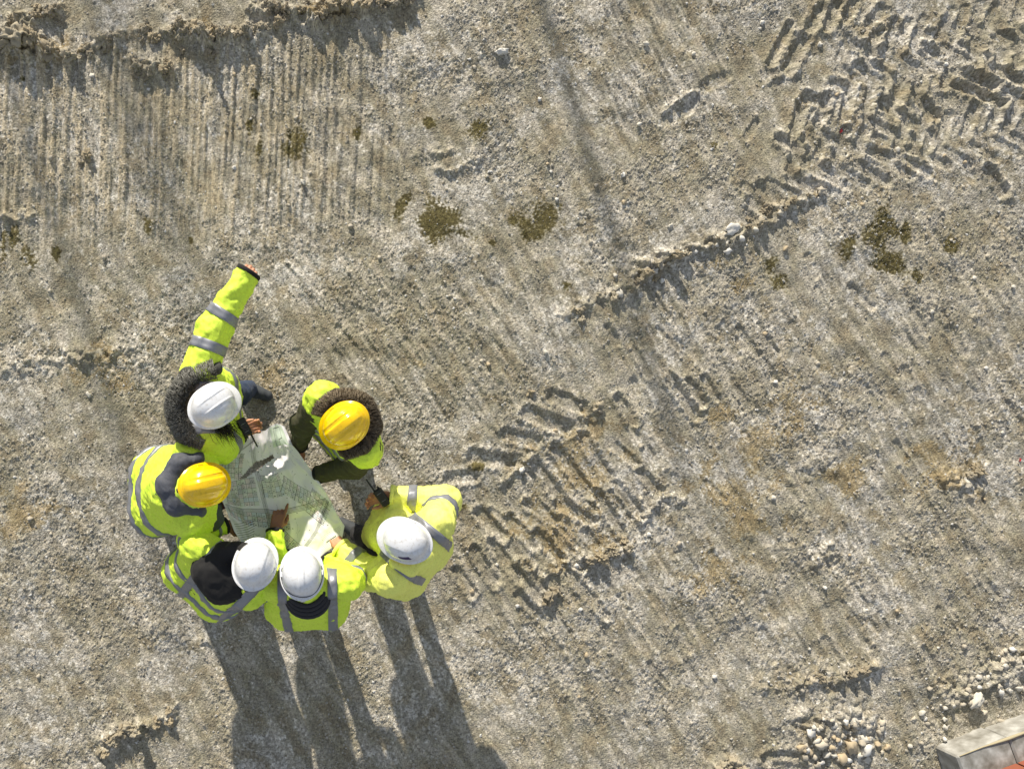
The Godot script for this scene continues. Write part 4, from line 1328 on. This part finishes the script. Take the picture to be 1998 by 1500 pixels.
	m.metallic_specular = 0.25
	var nt := FastNoiseLite.new()
	nt.seed = 31
	nt.noise_type = FastNoiseLite.TYPE_SIMPLEX
	nt.frequency = 0.3
	nt.fractal_octaves = 3
	var bump := nt.get_image(2048, 1536, false, false, true)
	m.heightmap_enabled = true
	m.heightmap_texture = ImageTexture.create_from_image(bump)
	m.heightmap_scale = 0.5
	var o := part("ground", mesh_of(v, nn, ix, uv), m, self)
	meta(o, "bare rutted beige earth with tyre prints and scrape marks", "ground", "", "structure")

# ------------------------------------------------------------------ stones
func ico(sub: int, sd: int, rough: float, flat: float) -> ArrayMesh:
	var t := (1.0 + sqrt(5.0)) / 2.0
	var v := []
	for p in [[-1, t, 0], [1, t, 0], [-1, -t, 0], [1, -t, 0], [0, -1, t], [0, 1, t], [0, -1, -t], [0, 1, -t], [t, 0, -1], [t, 0, 1], [-t, 0, -1], [-t, 0, 1]]: v.append(Vector3(p[0], p[1], p[2]).normalized())
	var f := [[0, 11, 5], [0, 5, 1], [0, 1, 7], [0, 7, 10], [0, 10, 11], [1, 5, 9], [5, 11, 4], [11, 10, 2], [10, 7, 6], [7, 1, 8], [3, 9, 4], [3, 4, 2], [3, 2, 6], [3, 6, 8], [3, 8, 9], [4, 9, 5], [2, 4, 11], [6, 2, 10], [8, 6, 7], [9, 8, 1]]
	for s in sub:
		var mid := {}
		var nf := []
		for q in f:
			var e := []
			for w in 3:
				var a: int = mini(q[w], q[(w + 1) % 3])
				var b: int = maxi(q[w], q[(w + 1) % 3])
				var key := a * 100000 + b
				if not mid.has(key):
					mid[key] = v.size()
					v.append((v[a] + v[b]).normalized())
				e.append(mid[key])
			nf.append_array([[q[0], e[0], e[2]], [q[1], e[1], e[0]], [q[2], e[2], e[1]], e])
		f = nf
	var n := FastNoiseLite.new()
	n.seed = sd
	n.frequency = 0.9
	n.fractal_octaves = 3
	var pv := PackedVector3Array()
	for p in v:
		var r := 1.0 + rough * (n.get_noise_3dv(p) * 1.1 - 0.6 * absf(n.get_noise_3dv(p * 2.1 + Vector3(5, 0, 0))))
		pv.append(Vector3(p.x * r, p.y * r * flat, p.z * r))
	var ix := PackedInt32Array()
	for q in f: ix.append_array(PackedInt32Array([q[0], q[2], q[1]]))
	return mesh_of(pv, smooth_normals(pv, ix), ix)

func clod_label(u: float, v: float) -> Array:
	if v < 160 and u < 240: return ["crumbly tan clod in the broad clump at one end of the clod ridge", "clods of the broad clump"]
	if v < 160 and u < 560: return ["crumbly tan clod in the ridge above the bucket scrapes", "clods of the scraped ridge"]
	if v < 160: return ["crumbly tan clod in the ridge that runs past the scraped streaks", "clods of the far ridge"]
	if u < 400 and v > 1300: return ["tan clod in the small mound beside the people's long shadows", "clods of the small mound"]
	if u < 400: return ["dark clod in a lone clump among the scraped streaks", "clods of the lone clump"]
	if u > 1240 and u < 1560 and v < 620: return ["tan clod lodged in the long earth ridge below the tyre prints", "clods of the long ridge"]
	if u > 1380 and v > 1200: return ["tan clod on the low bank near the gravel heap", "clods of the low bank"]
	if u > 1800: return ["pale clod in a pair on the open pale earth", "clods of the pair"]
	return ["tan clod pushed up at the end of the slanting lug prints", "clods at the lug prints"]

func build_stones() -> void:
	var pebble := []
	for k in 6: pebble.append(ico(1, 40 + k, 0.75, 0.72))
	var clod := []
	for k in 6: clod.append(ico(3, 60 + k, 1.0, 0.8))
	var boulder := []
	for k in 4: boulder.append(ico(2, 80 + k, 0.5, 0.7))
	var tones := []
	for c in [rgb(205, 200, 188), rgb(190, 182, 165), rgb(176, 168, 152), rgb(214, 211, 204), rgb(186, 170, 142)]:
		tones.append(mat("stone_%d" % tones.size(), c, 0.9))
	var earth_tones := []
	for c in [rgb(156, 144, 120), rgb(146, 136, 116), rgb(160, 151, 131)]:
		earth_tones.append(mat("clod_%d" % earth_tones.size(), c, 0.97))
	var one := func(called: String, mesh: Mesh, m: Material, u: float, v: float, rx: float, rz: float, turn: float, sink: float, label: String, cat: String, group: String) -> void:
		var g := G(u, v)
		var s := EYE / FOC
		var y := (rx + rz) * 0.5 * s
		var o := part(called, mesh, m, self)
		o.transform = Transform3D(Basis.from_euler(Vector3(0, turn, 0)).scaled_local(Vector3(rx * s, y, rz * s)), Vector3(g.x, ground_at(g.x, g.y) + y * sink, g.y))
		meta(o, label, cat, group)
	# single stones that stand out
	one.call("rock", boulder[0], tones[3], 1424, 449, 15, 11, 0.5, 0.35, "white chunk of rock on the crest of the long earth ridge", "rock", "")
	one.call("rock", boulder[1], tones[0], 1898, 1364, 8, 17, -0.5, 0.4, "long pale boulder among stones by the concrete footing", "rock", "")
	one.call("rock", boulder[2], tones[3], 978, 103, 14, 6, 0.1, 0.4, "long flat pale stone lying alone on scraped earth", "rock", "")
	one.call("rock", boulder[3], tones[2], 1598, 376, 9, 8, 0.1, 0.4, "grey stone at the lower end of the tyre prints", "rock", "")
	var ridge_st := [[1205, 576, 8], [1290, 548, 6], [1287, 522, 6], [1275, 530, 7], [1198, 539, 5], [1300, 515, 5], [1212, 588, 4], [1262, 540, 5], [1338, 500, 6], [1355, 492, 5], [1395, 480, 5], [1440, 470, 6], [1417, 492, 7], [1468, 452, 5], [1515, 420, 6]]
	for s in ridge_st: one.call("ridge_stone", pebble[rng.randi() % 6], tones[rng.randi() % 4], s[0], s[1], s[2] * rng.randf_range(0.9, 1.2), s[2], rng.randf() * 6, 0.3, "pale rounded stone lodged in the long earth ridge", "stone", "stones in the long earth ridge")
	for k in 66:
		var a := rng.randf() * TAU
		var d := pow(rng.randf(), 0.6)
		var r := rng.randf_range(3.5, 7.5) if k > 6 else rng.randf_range(8, 12)
		one.call("heap_stone", pebble[rng.randi() % 6], tones[rng.randi() % 5], 1646 + cos(a) * d * 100, 1450 + sin(a) * d * 62, r * rng.randf_range(0.9, 1.3), r, a * 3, 0.3, "pale angular stone in the low gravel heap", "stone", "stones of the gravel heap")
	for k in 46:
		var t := rng.randf()
		var r := rng.randf_range(3.0, 6.5)
		one.call("footing_stone", pebble[rng.randi() % 6], tones[rng.randi() % 4], lerpf(1790, 1992, t) + rng.randf_range(-25, 25), lerpf(1425, 1300, t) + rng.randf_range(-45, 40), r * rng.randf_range(0.9, 1.4), r, rng.randf() * 6, 0.3, "pale stone on the rubble strip beside the concrete footing", "stone", "stones on the rubble strip")
	var taken := 0
	while taken < 110:
		var u := rng.randf_range(10, 1990)
		var v := rng.randf_range(10, 1490)
		if u < 920 and v > 700 and u > 240: continue
		if u < 900 and rng.randf() < 0.6: continue
		taken += 1
		var r := rng.randf_range(2.6, 5.2)
		one.call("loose_stone", pebble[rng.randi() % 6], tones[rng.randi() % 5], u, v, r * rng.randf_range(0.8, 1.5), r, rng.randf() * 6, 0.35, "small pale stone lying loose on the open earth", "stone", "loose stones on open earth")
	# clods of the ridges
	var lumps := [[40, 86, 26], [66, 84, 20], [20, 90, 20], [100, 106, 20], [138, 118, 15], [200, 84, 15], [206, 96, 9], [164, 98, 6], [277, 80, 7], [304, 74, 9], [176, 111, 7], [384, 60, 16], [366, 66, 15], [398, 72, 14], [420, 60, 12], [410, 78, 12], [432, 72, 10], [446, 74, 9], [466, 78, 9], [484, 64, 9], [500, 60, 8], [520, 58, 8], [540, 54, 7], [268, 132, 12], [290, 140, 11], [330, 134, 13], [318, 140, 9], [406, 104, 8], [418, 106, 7],
		[626, 38, 13], [650, 26, 13], [672, 22, 11], [694, 34, 10], [712, 28, 9], [740, 18, 10], [770, 14, 9], [796, 6, 10], [560, 24, 9], [530, 20, 8], [584, 26, 8], [100, 30, 13], [80, 36, 10], [112, 20, 9], [356, 96, 7], [324, 120, 7],
		[240, 1424, 15], [256, 1414, 12], [224, 1440, 14], [272, 1420, 9], [208, 1466, 11], [330, 1384, 9], [304, 1402, 7], [1170, 1088, 12], [1196, 1078, 11], [1222, 1070, 10], [1150, 1092, 9], [1216, 1054, 9], [1070, 1164, 14], [1084, 1152, 10], [1062, 1174, 8], [1276, 518, 10], [1256, 536, 9], [1310, 504, 10], [1480, 440, 9], [1400, 1490, 14], [1424, 1484, 12], [1440, 1498, 11], [1656, 1310, 10], [1680, 1304, 11], [1540, 396, 8], [1168, 796, 11], [1036, 766, 9], [1910, 918, 14], [1896, 928, 10], [170, 305, 13], [158, 320, 9]]
	for line in [[[0, 84], [72, 88], 9], [[24, 40], [116, 24], 8], [[150, 112], [240, 84], 10], [[230, 62], [346, 60], 12], [[346, 62], [480, 76], 20], [[480, 70], [548, 54], 9], [[254, 128], [336, 136], 9], [[500, 22], [690, 18], 18], [[612, 42], [806, 0], 20], [[206, 1448], [344, 1386], 10], [[1100, 612], [1204, 580], 8], [[1204, 578], [1330, 498], 14], [[1330, 490], [1590, 384], 14], [[1132, 1092], [1230, 1066], 9], [[1396, 1490], [1450, 1496], 6], [[1560, 1330], [1700, 1304], 9]]:
		for q in int(line[2]):
			var t := rng.randf()
			lumps.append([lerpf(line[0][0], line[1][0], t) + rng.randfn() * 6.0, lerpf(line[0][1], line[1][1], t) + rng.randfn() * 8.0, 3.5 + 7.5 * pow(rng.randf(), 2.0)])
	for s in lumps:
		one.call("earth_clod", clod[rng.randi() % 6], earth_tones[rng.randi() % 3], s[0], s[1], s[2] * rng.randf_range(0.75, 1.0), s[2] * rng.randf_range(0.6, 0.85), rng.randf() * 6, 0.25, clod_label(s[0], s[1])[0], "clod", clod_label(s[0], s[1])[1])
	# grit everywhere: too fine to count
	for lot in 3:
		var n: int = [100000, 9000, 32000][lot]
		var mm := MultiMesh.new()
		mm.transform_format = MultiMesh.TRANSFORM_3D
		mm.use_colors = true
		mm.mesh = ico(0, 90, 0.8, 0.75) if lot == 0 else ico(1, 91 + lot, 1.0, 0.75)
		mm.instance_count = n
		var buf := PackedFloat32Array()
		buf.resize(n * 16)
		var q := 0
		while q < n:
			var x := rng.randf_range(X0 + 0.1, X1 - 0.1)
			var z := rng.randf_range(Z0 + 0.1, Z1 - 0.1)
			var mk := n_mask.get_noise_2d(x, z)
			if rng.randf() > (0.35 + 1.4 * (mk + 0.15) if lot < 2 else 0.12 + 1.7 * maxf(mk + 0.05, 0.0) + 1.3 * maxf(n_mid.get_noise_2d(x * 0.7, z * 0.7), 0.0)): continue
			if lot == 2 and g_moss[clampi(int((z - TZ0) / TPX), 0, TH - 1) * TW + clampi(int((x - TX0) / TPX), 0, TW - 1)] > 90: continue
			var r := (rng.randf_range(0.0014, 0.0036) if lot == 0 else (0.004 + 0.007 * pow(rng.randf(), 2.5) if lot == 1 else 0.0025 + 0.0090 * pow(rng.randf(), 3.6)))
			var a := rng.randf() * TAU
			var e := rng.randf_range(0.7, 1.4)
			var c := cos(a) * r
			var s := sin(a) * r
			var y := ground_at(x, z) + r * 0.25
			var w := rng.randf()
			var col := Color(0.33, 0.305, 0.25).lerp(Color(0.47, 0.45, 0.405), w)
			if lot == 2: col = Color(0.29, 0.265, 0.21).lerp(Color(0.42, 0.39, 0.33), w)
			elif rng.randf() < 0.12: col = Color(0.62, 0.61, 0.58)
			elif rng.randf() < 0.25: col = Color(0.25, 0.22, 0.165)
			var o := q * 16
			buf[o] = c * e; buf[o + 2] = s; buf[o + 3] = x
			buf[o + 5] = r * 0.9; buf[o + 7] = y
			buf[o + 8] = -s * e; buf[o + 10] = c; buf[o + 11] = z
			buf[o + 12] = col.r; buf[o + 13] = col.g; buf[o + 14] = col.b; buf[o + 15] = 1.0
			q += 1
		mm.buffer = buf
		var mi := MultiMeshInstance3D.new()
		mi.name = ["grit", "gravel", "earth_crumbs"][lot]
		mi.multimesh = mm
		var gm := mat("grit_%d" % lot, Color.WHITE, 0.95)
		gm.vertex_color_use_as_albedo = true
		mi.material_override = gm
		add_child(mi)
		meta(mi, ["fine pale grit scattered over the bare earth", "small pale gravel scattered over the bare earth", "crumbs of tan earth strewn over the ground"][lot], ["grit", "gravel", "crumbs"][lot], "", "stuff")

# ------------------------------------------------------------------ concrete footing, clay blocks, litter, masts outside the picture
func build_site() -> void:
	# footing: its near corner and the run of its sunlit side, 0.2 m high
	var a := W(1868, 1476, 0.2)
	var b := W(1998, 1427, 0.2)
	var d := Vector3(b.x - a.x, 0, b.z - a.z).normalized()
	var n := Vector3(-d.z, 0, d.x)           # away from the sunlit side
	if n.z < 0: n = -n
	var base := ground_at(a.x, a.z) - 0.05
	var t := thing("concrete_footing", "low grey concrete footing with a pale sunlit side", "footing", Vector3(a.x, 0, a.z))
	var lens := [0.40, 2.6]
	var at := 0.0
	for k in 2:
		var c: Vector3 = a + d * (at + lens[k] / 2 + 0.006 * k) + n * (0.6 + 0.012 * k)
		part("concrete_block", rbox(Transform3D(Basis(d, Vector3.UP, d.cross(Vector3.UP)), Vector3(c.x, (0.2 + base) / 2, c.z)), Vector3(lens[k], 0.2 - base, 1.2), 0.012), mats["concrete"], t)
		at += lens[k]
	part("mortar_edge", tube([a + n * 0.004 + d * 0.02 + Vector3(0, 0.0, 0), a + d * 0.2 + Vector3(0, 0.002, 0), a + d * 0.4 + n * 0.01, a + d * 0.8 + n * 0.012, a + d * 2.9 + n * 0.012], [0.004, 0.005, 0.012, 0.005, 0.005], 7), mats["mortar"], t)
	# clay hollow blocks lying on it
	for k in 5:
		var c := a + d * (0.26 + 0.262 * k) + n * 0.255 + Vector3(0, 0.066, 0)
		var ck := thing("clay_block", "red perforated clay block lying on the concrete footing", "brick", c - Vector3(0, 0.065, 0), "clay blocks on the footing")
		var bs := Basis(d, Vector3.UP, d.cross(Vector3.UP))
		part("clay_base", rbox(Transform3D(bs, c - Vector3(0, 0.01, 0)), Vector3(0.25, 0.108, 0.12), 0.003), mats["clay"], ck)
		for q in 11: part("clay_rib", rbox(Transform3D(bs, c + d * (-0.118 + 0.0236 * q) + Vector3(0, 0.051, 0)), Vector3(0.0105, 0.026, 0.118), 0.0015), mats["clay"], ck)
		for q in 3: part("clay_web", rbox(Transform3D(bs, c + n * (-0.0555 + 0.0555 * q) + Vector3(0, 0.0495, 0)), Vector3(0.248, 0.026, 0.009), 0.0015), mats["clay"], ck)
	# litter
	var g := G(1640, 258)
	var y := ground_at(g.x, g.y)
	var rows := []
	for j in 5:
		var row := []
		for i in 6: row.append(Vector3(g.x - 0.012 + i * 0.005 + 0.004 * sin(j * 2.0), y + 0.008 + 0.005 * sin(i * 1.9 + j), g.y + 0.016 - j * 0.008 - i * 0.004))
		rows.append(row)
	meta(part("litter_scrap", sheet(rows), mats["red"], self), "tiny crumpled red scrap lying in the tyre prints", "litter")
	g = G(1993, 896)
	y = ground_at(g.x, g.y)
	rows = []
	for j in 4:
		var row := []
		for i in 5: row.append(Vector3(g.x - 0.008 + i * 0.004, y + 0.008 + 0.005 * sin(i * 2.2 + j), g.y - 0.012 + j * 0.008 + i * 0.002))
		rows.append(row)
	meta(part("litter_scrap", sheet(rows), mats["red"], self), "tiny red scrap lying on open pale earth", "litter")
	# slim masts north of the picture whose long soft shadows cross the ground
	for p in [[40, 290, 370, 1330, 0.029, "slim grey steel site pole beyond the clod ridge", 15.0], [1100, 150, 1345, 960, 0.036, "grey steel site pole beyond the scraped earth", 14.0], [286, 180, 384, 600, 0.085, "tall grey mast far beyond the clod ridge", 34.0]]:
		var tip := G(p[2], p[3])
		var from := tip + (G(p[0], p[1]) - tip).normalized() * 0.0
		var far: float = p[6]
		from = tip - SHADE * far
		var hh := far * SUN_TAN
		var foot := Vector3(from.x, low_height(from.x, from.y) - 0.05, from.y)
		var t2 := thing("site_pole", p[5], "pole", foot)
		part("shaft", tube([foot, foot + Vector3(0, hh * 0.5, 0), foot + Vector3(0, hh, 0)], [p[4] * 1.15, p[4] * 1.05, p[4]], 16), mats["steel"], t2)
		part("foot_plate", rbox(Transform3D(Basis(), foot + Vector3(0, 0.06, 0)), Vector3(0.3, 0.06, 0.3), 0.01), mats["steel"], t2)

func _ready() -> void:
	rng.seed = 4242
	# ---- camera: straight down from a drone, the lens shifted so that the group is near the point below it
	var cam := Camera3D.new()
	cam.name = "camera"
	cam.projection = Camera3D.PROJECTION_FRUSTUM
	cam.near = 0.1
	cam.far = 600.0
	cam.size = 0.1 * 1500.0 / FOC
	cam.frustum_offset = Vector2(0.1 * (999.0 - CU) / FOC, 0.1 * (CV - 750.0) / FOC)
	cam.position = Vector3(0, EYE, 0)
	cam.rotation_degrees = Vector3(-90, 0, 0)
	add_child(cam)
	cam.current = true
	# ---- sky, sun, exposure
	var env := Environment.new()
	env.background_mode = Environment.BG_SKY
	var sm := ProceduralSkyMaterial.new()
	sm.sky_top_color = Color(0.52, 0.55, 0.60)
	sm.sky_horizon_color = Color(0.80, 0.805, 0.80)
	sm.sky_curve = 0.12
	sm.ground_horizon_color = Color(0.62, 0.6, 0.56)
	sm.ground_bottom_color = Color(0.35, 0.32, 0.28)
	sm.sun_angle_max = 0.0
	var sky := Sky.new()
	sky.sky_material = sm
	env.sky = sky
	env.background_energy_multiplier = 1.0
	env.tonemap_mode = Environment.TONE_MAPPER_LINEAR
	env.tonemap_exposure = 1.4
	env.sdfgi_enabled = true
	env.ssao_enabled = true
	env.ssil_enabled = true
	var we := WorldEnvironment.new()
	we.name = "world_environment"
	we.environment = env
	add_child(we)
	var sun := DirectionalLight3D.new()
	sun.name = "sun"
	sun.light_energy = 1.5
	sun.light_color = Color(1.0, 0.96, 0.89)
	sun.light_angular_distance = 0.7
	sun.shadow_enabled = true
	var dir := Vector3(SHADE.x, -SUN_TAN, SHADE.y).normalized()
	add_child(sun)
	sun.look_at_from_position(-dir * 20.0, Vector3.ZERO, Vector3.UP)
	# ---- materials
	noise_setup()
	var weave := FastNoiseLite.new()
	weave.seed = 3
	weave.frequency = 0.25
	weave.fractal_octaves = 2
	var weave_tex := ImageTexture.create_from_image(weave.get_image(256, 256, false, false, true))
	var wear := FastNoiseLite.new()
	wear.seed = 12
	wear.frequency = 0.02
	wear.fractal_octaves = 5
	var wr := Gradient.new()
	wr.offsets = PackedFloat32Array([0.0, 0.3, 0.42, 1.0])
	wr.colors = PackedColorArray([Color(0.86, 0.84, 0.80), Color(0.96, 0.95, 0.94), Color(1, 1, 1), Color(1, 1, 1)])
	var wear_tex := NoiseTexture2D.new()
	wear_tex.noise = wear
	wear_tex.color_ramp = wr
	wear_tex.width = 512
	wear_tex.height = 512
	wear_tex.seamless = true
	for c in [["hivis", rgb(220, 250, 74), 0.62], ["hivis_bright", rgb(249, 254, 128), 0.6], ["olive", rgb(66, 66, 46), 0.9], ["charcoal", rgb(44, 45, 47), 0.9], ["slate", rgb(78, 82, 92), 0.7], ["fur_grey", rgb(74, 74, 70), 0.95], ["fur_brown", rgb(84, 72, 54), 0.95], ["greygreen", rgb(74, 82, 84), 0.85],  # second yellow: the same cloth with sunlit brightness put into its colour
		["black_cloth", rgb(20, 20, 22), 0.85], ["navy", rgb(28, 32, 46), 0.9], ["jeans", rgb(46, 60, 84), 0.95], ["warmer", rgb(34, 35, 42), 0.7]]:
		var m := mat(c[0], c[1], c[2])
		m.uv1_triplanar = true
		m.uv1_scale = Vector3(6, 6, 6)
		m.heightmap_enabled = true
		m.heightmap_texture = weave_tex
		m.albedo_texture = wear_tex
		m.heightmap_scale = 0.12
		m.rim_enabled = true
		m.rim = 0.15
	mat("tape", rgb(138, 141, 149), 0.45, 0.3)
	mat("skin", rgb(196, 142, 112), 0.6)
	mat("skin_dark", rgb(142, 98, 76), 0.6)
	mat("shoe", rgb(38, 36, 34), 0.7)
	mat("shoe_grey", rgb(66, 70, 74), 0.75)
	mat("strap", rgb(40, 42, 52), 0.6)
	mat("ink", rgb(26, 32, 44), 0.8)
	mat("logo", rgb(60, 44, 92), 0.4)
	mat("radio", rgb(24, 26, 26), 0.5)
	mat("concrete", rgb(158, 158, 150), 0.9)
	mat("mortar", rgb(168, 158, 130), 0.95)
	mat("clay", rgb(138, 80, 60), 0.95)
	mat("red", rgb(178, 44, 50), 0.7)
	mat("steel", rgb(120, 122, 124), 0.5, 0.5)
	var hw := mat("hat_white", rgb(222, 225, 230), 0.28)
	var hy := mat("hat_yellow", rgb(253, 207, 0), 0.24)
	for m in [hw, hy]:
		m.clearcoat_enabled = true
		m.albedo_texture = wear_tex
		m.uv1_triplanar = true
		m.uv1_scale = Vector3(4, 4, 4)
		m.clearcoat = 0.5
		m.clearcoat_roughness = 0.12
	var fm := mat("fur", Color.WHITE, 0.8)
	fm.vertex_color_use_as_albedo = true
	var ct := FastNoiseLite.new()
	ct.seed = 8
	ct.frequency = 0.012
	ct.fractal_octaves = 6
	var cn := NoiseTexture2D.new()
	var ramp := Gradient.new()
	ramp.set_color(0, rgb(112, 110, 104))
	ramp.set_color(1, rgb(206, 208, 210))
	cn.noise = ct
	cn.color_ramp = ramp
	cn.width = 512
	cn.height = 512
	cn.seamless = true
	var cm: StandardMaterial3D = mats["concrete"]
	cm.albedo_color = rgb(244, 242, 236)
	cm.albedo_texture = cn
	cm.uv1_triplanar = true
	cm.uv1_world_triplanar = true
	cm.uv1_scale = Vector3(1.3, 1.3, 1.3)
	var t0 := Time.get_ticks_msec()
	build_ground()
	print("ground ", Time.get_ticks_msec() - t0)
	build_people()
	print("people ", Time.get_ticks_msec() - t0)
	site_plan()
	radio("black two-way radio held over the edge of the plan by the pointing person", W(476, 833, 1.105), W(495, 869, 1.085) - W(476, 833, 1.105), Vector3(0.25, 1.0, -0.1))
	radio("black two-way radio with its aerial pointing away over open ground", W(745, 970, 1.175), W(721, 936, 1.19) - W(745, 970, 1.175), Vector3(-0.2, 1.0, 0.1))
	print("plan ", Time.get_ticks_msec() - t0)
	build_stones()
	build_site()
	print("all ", Time.get_ticks_msec() - t0)
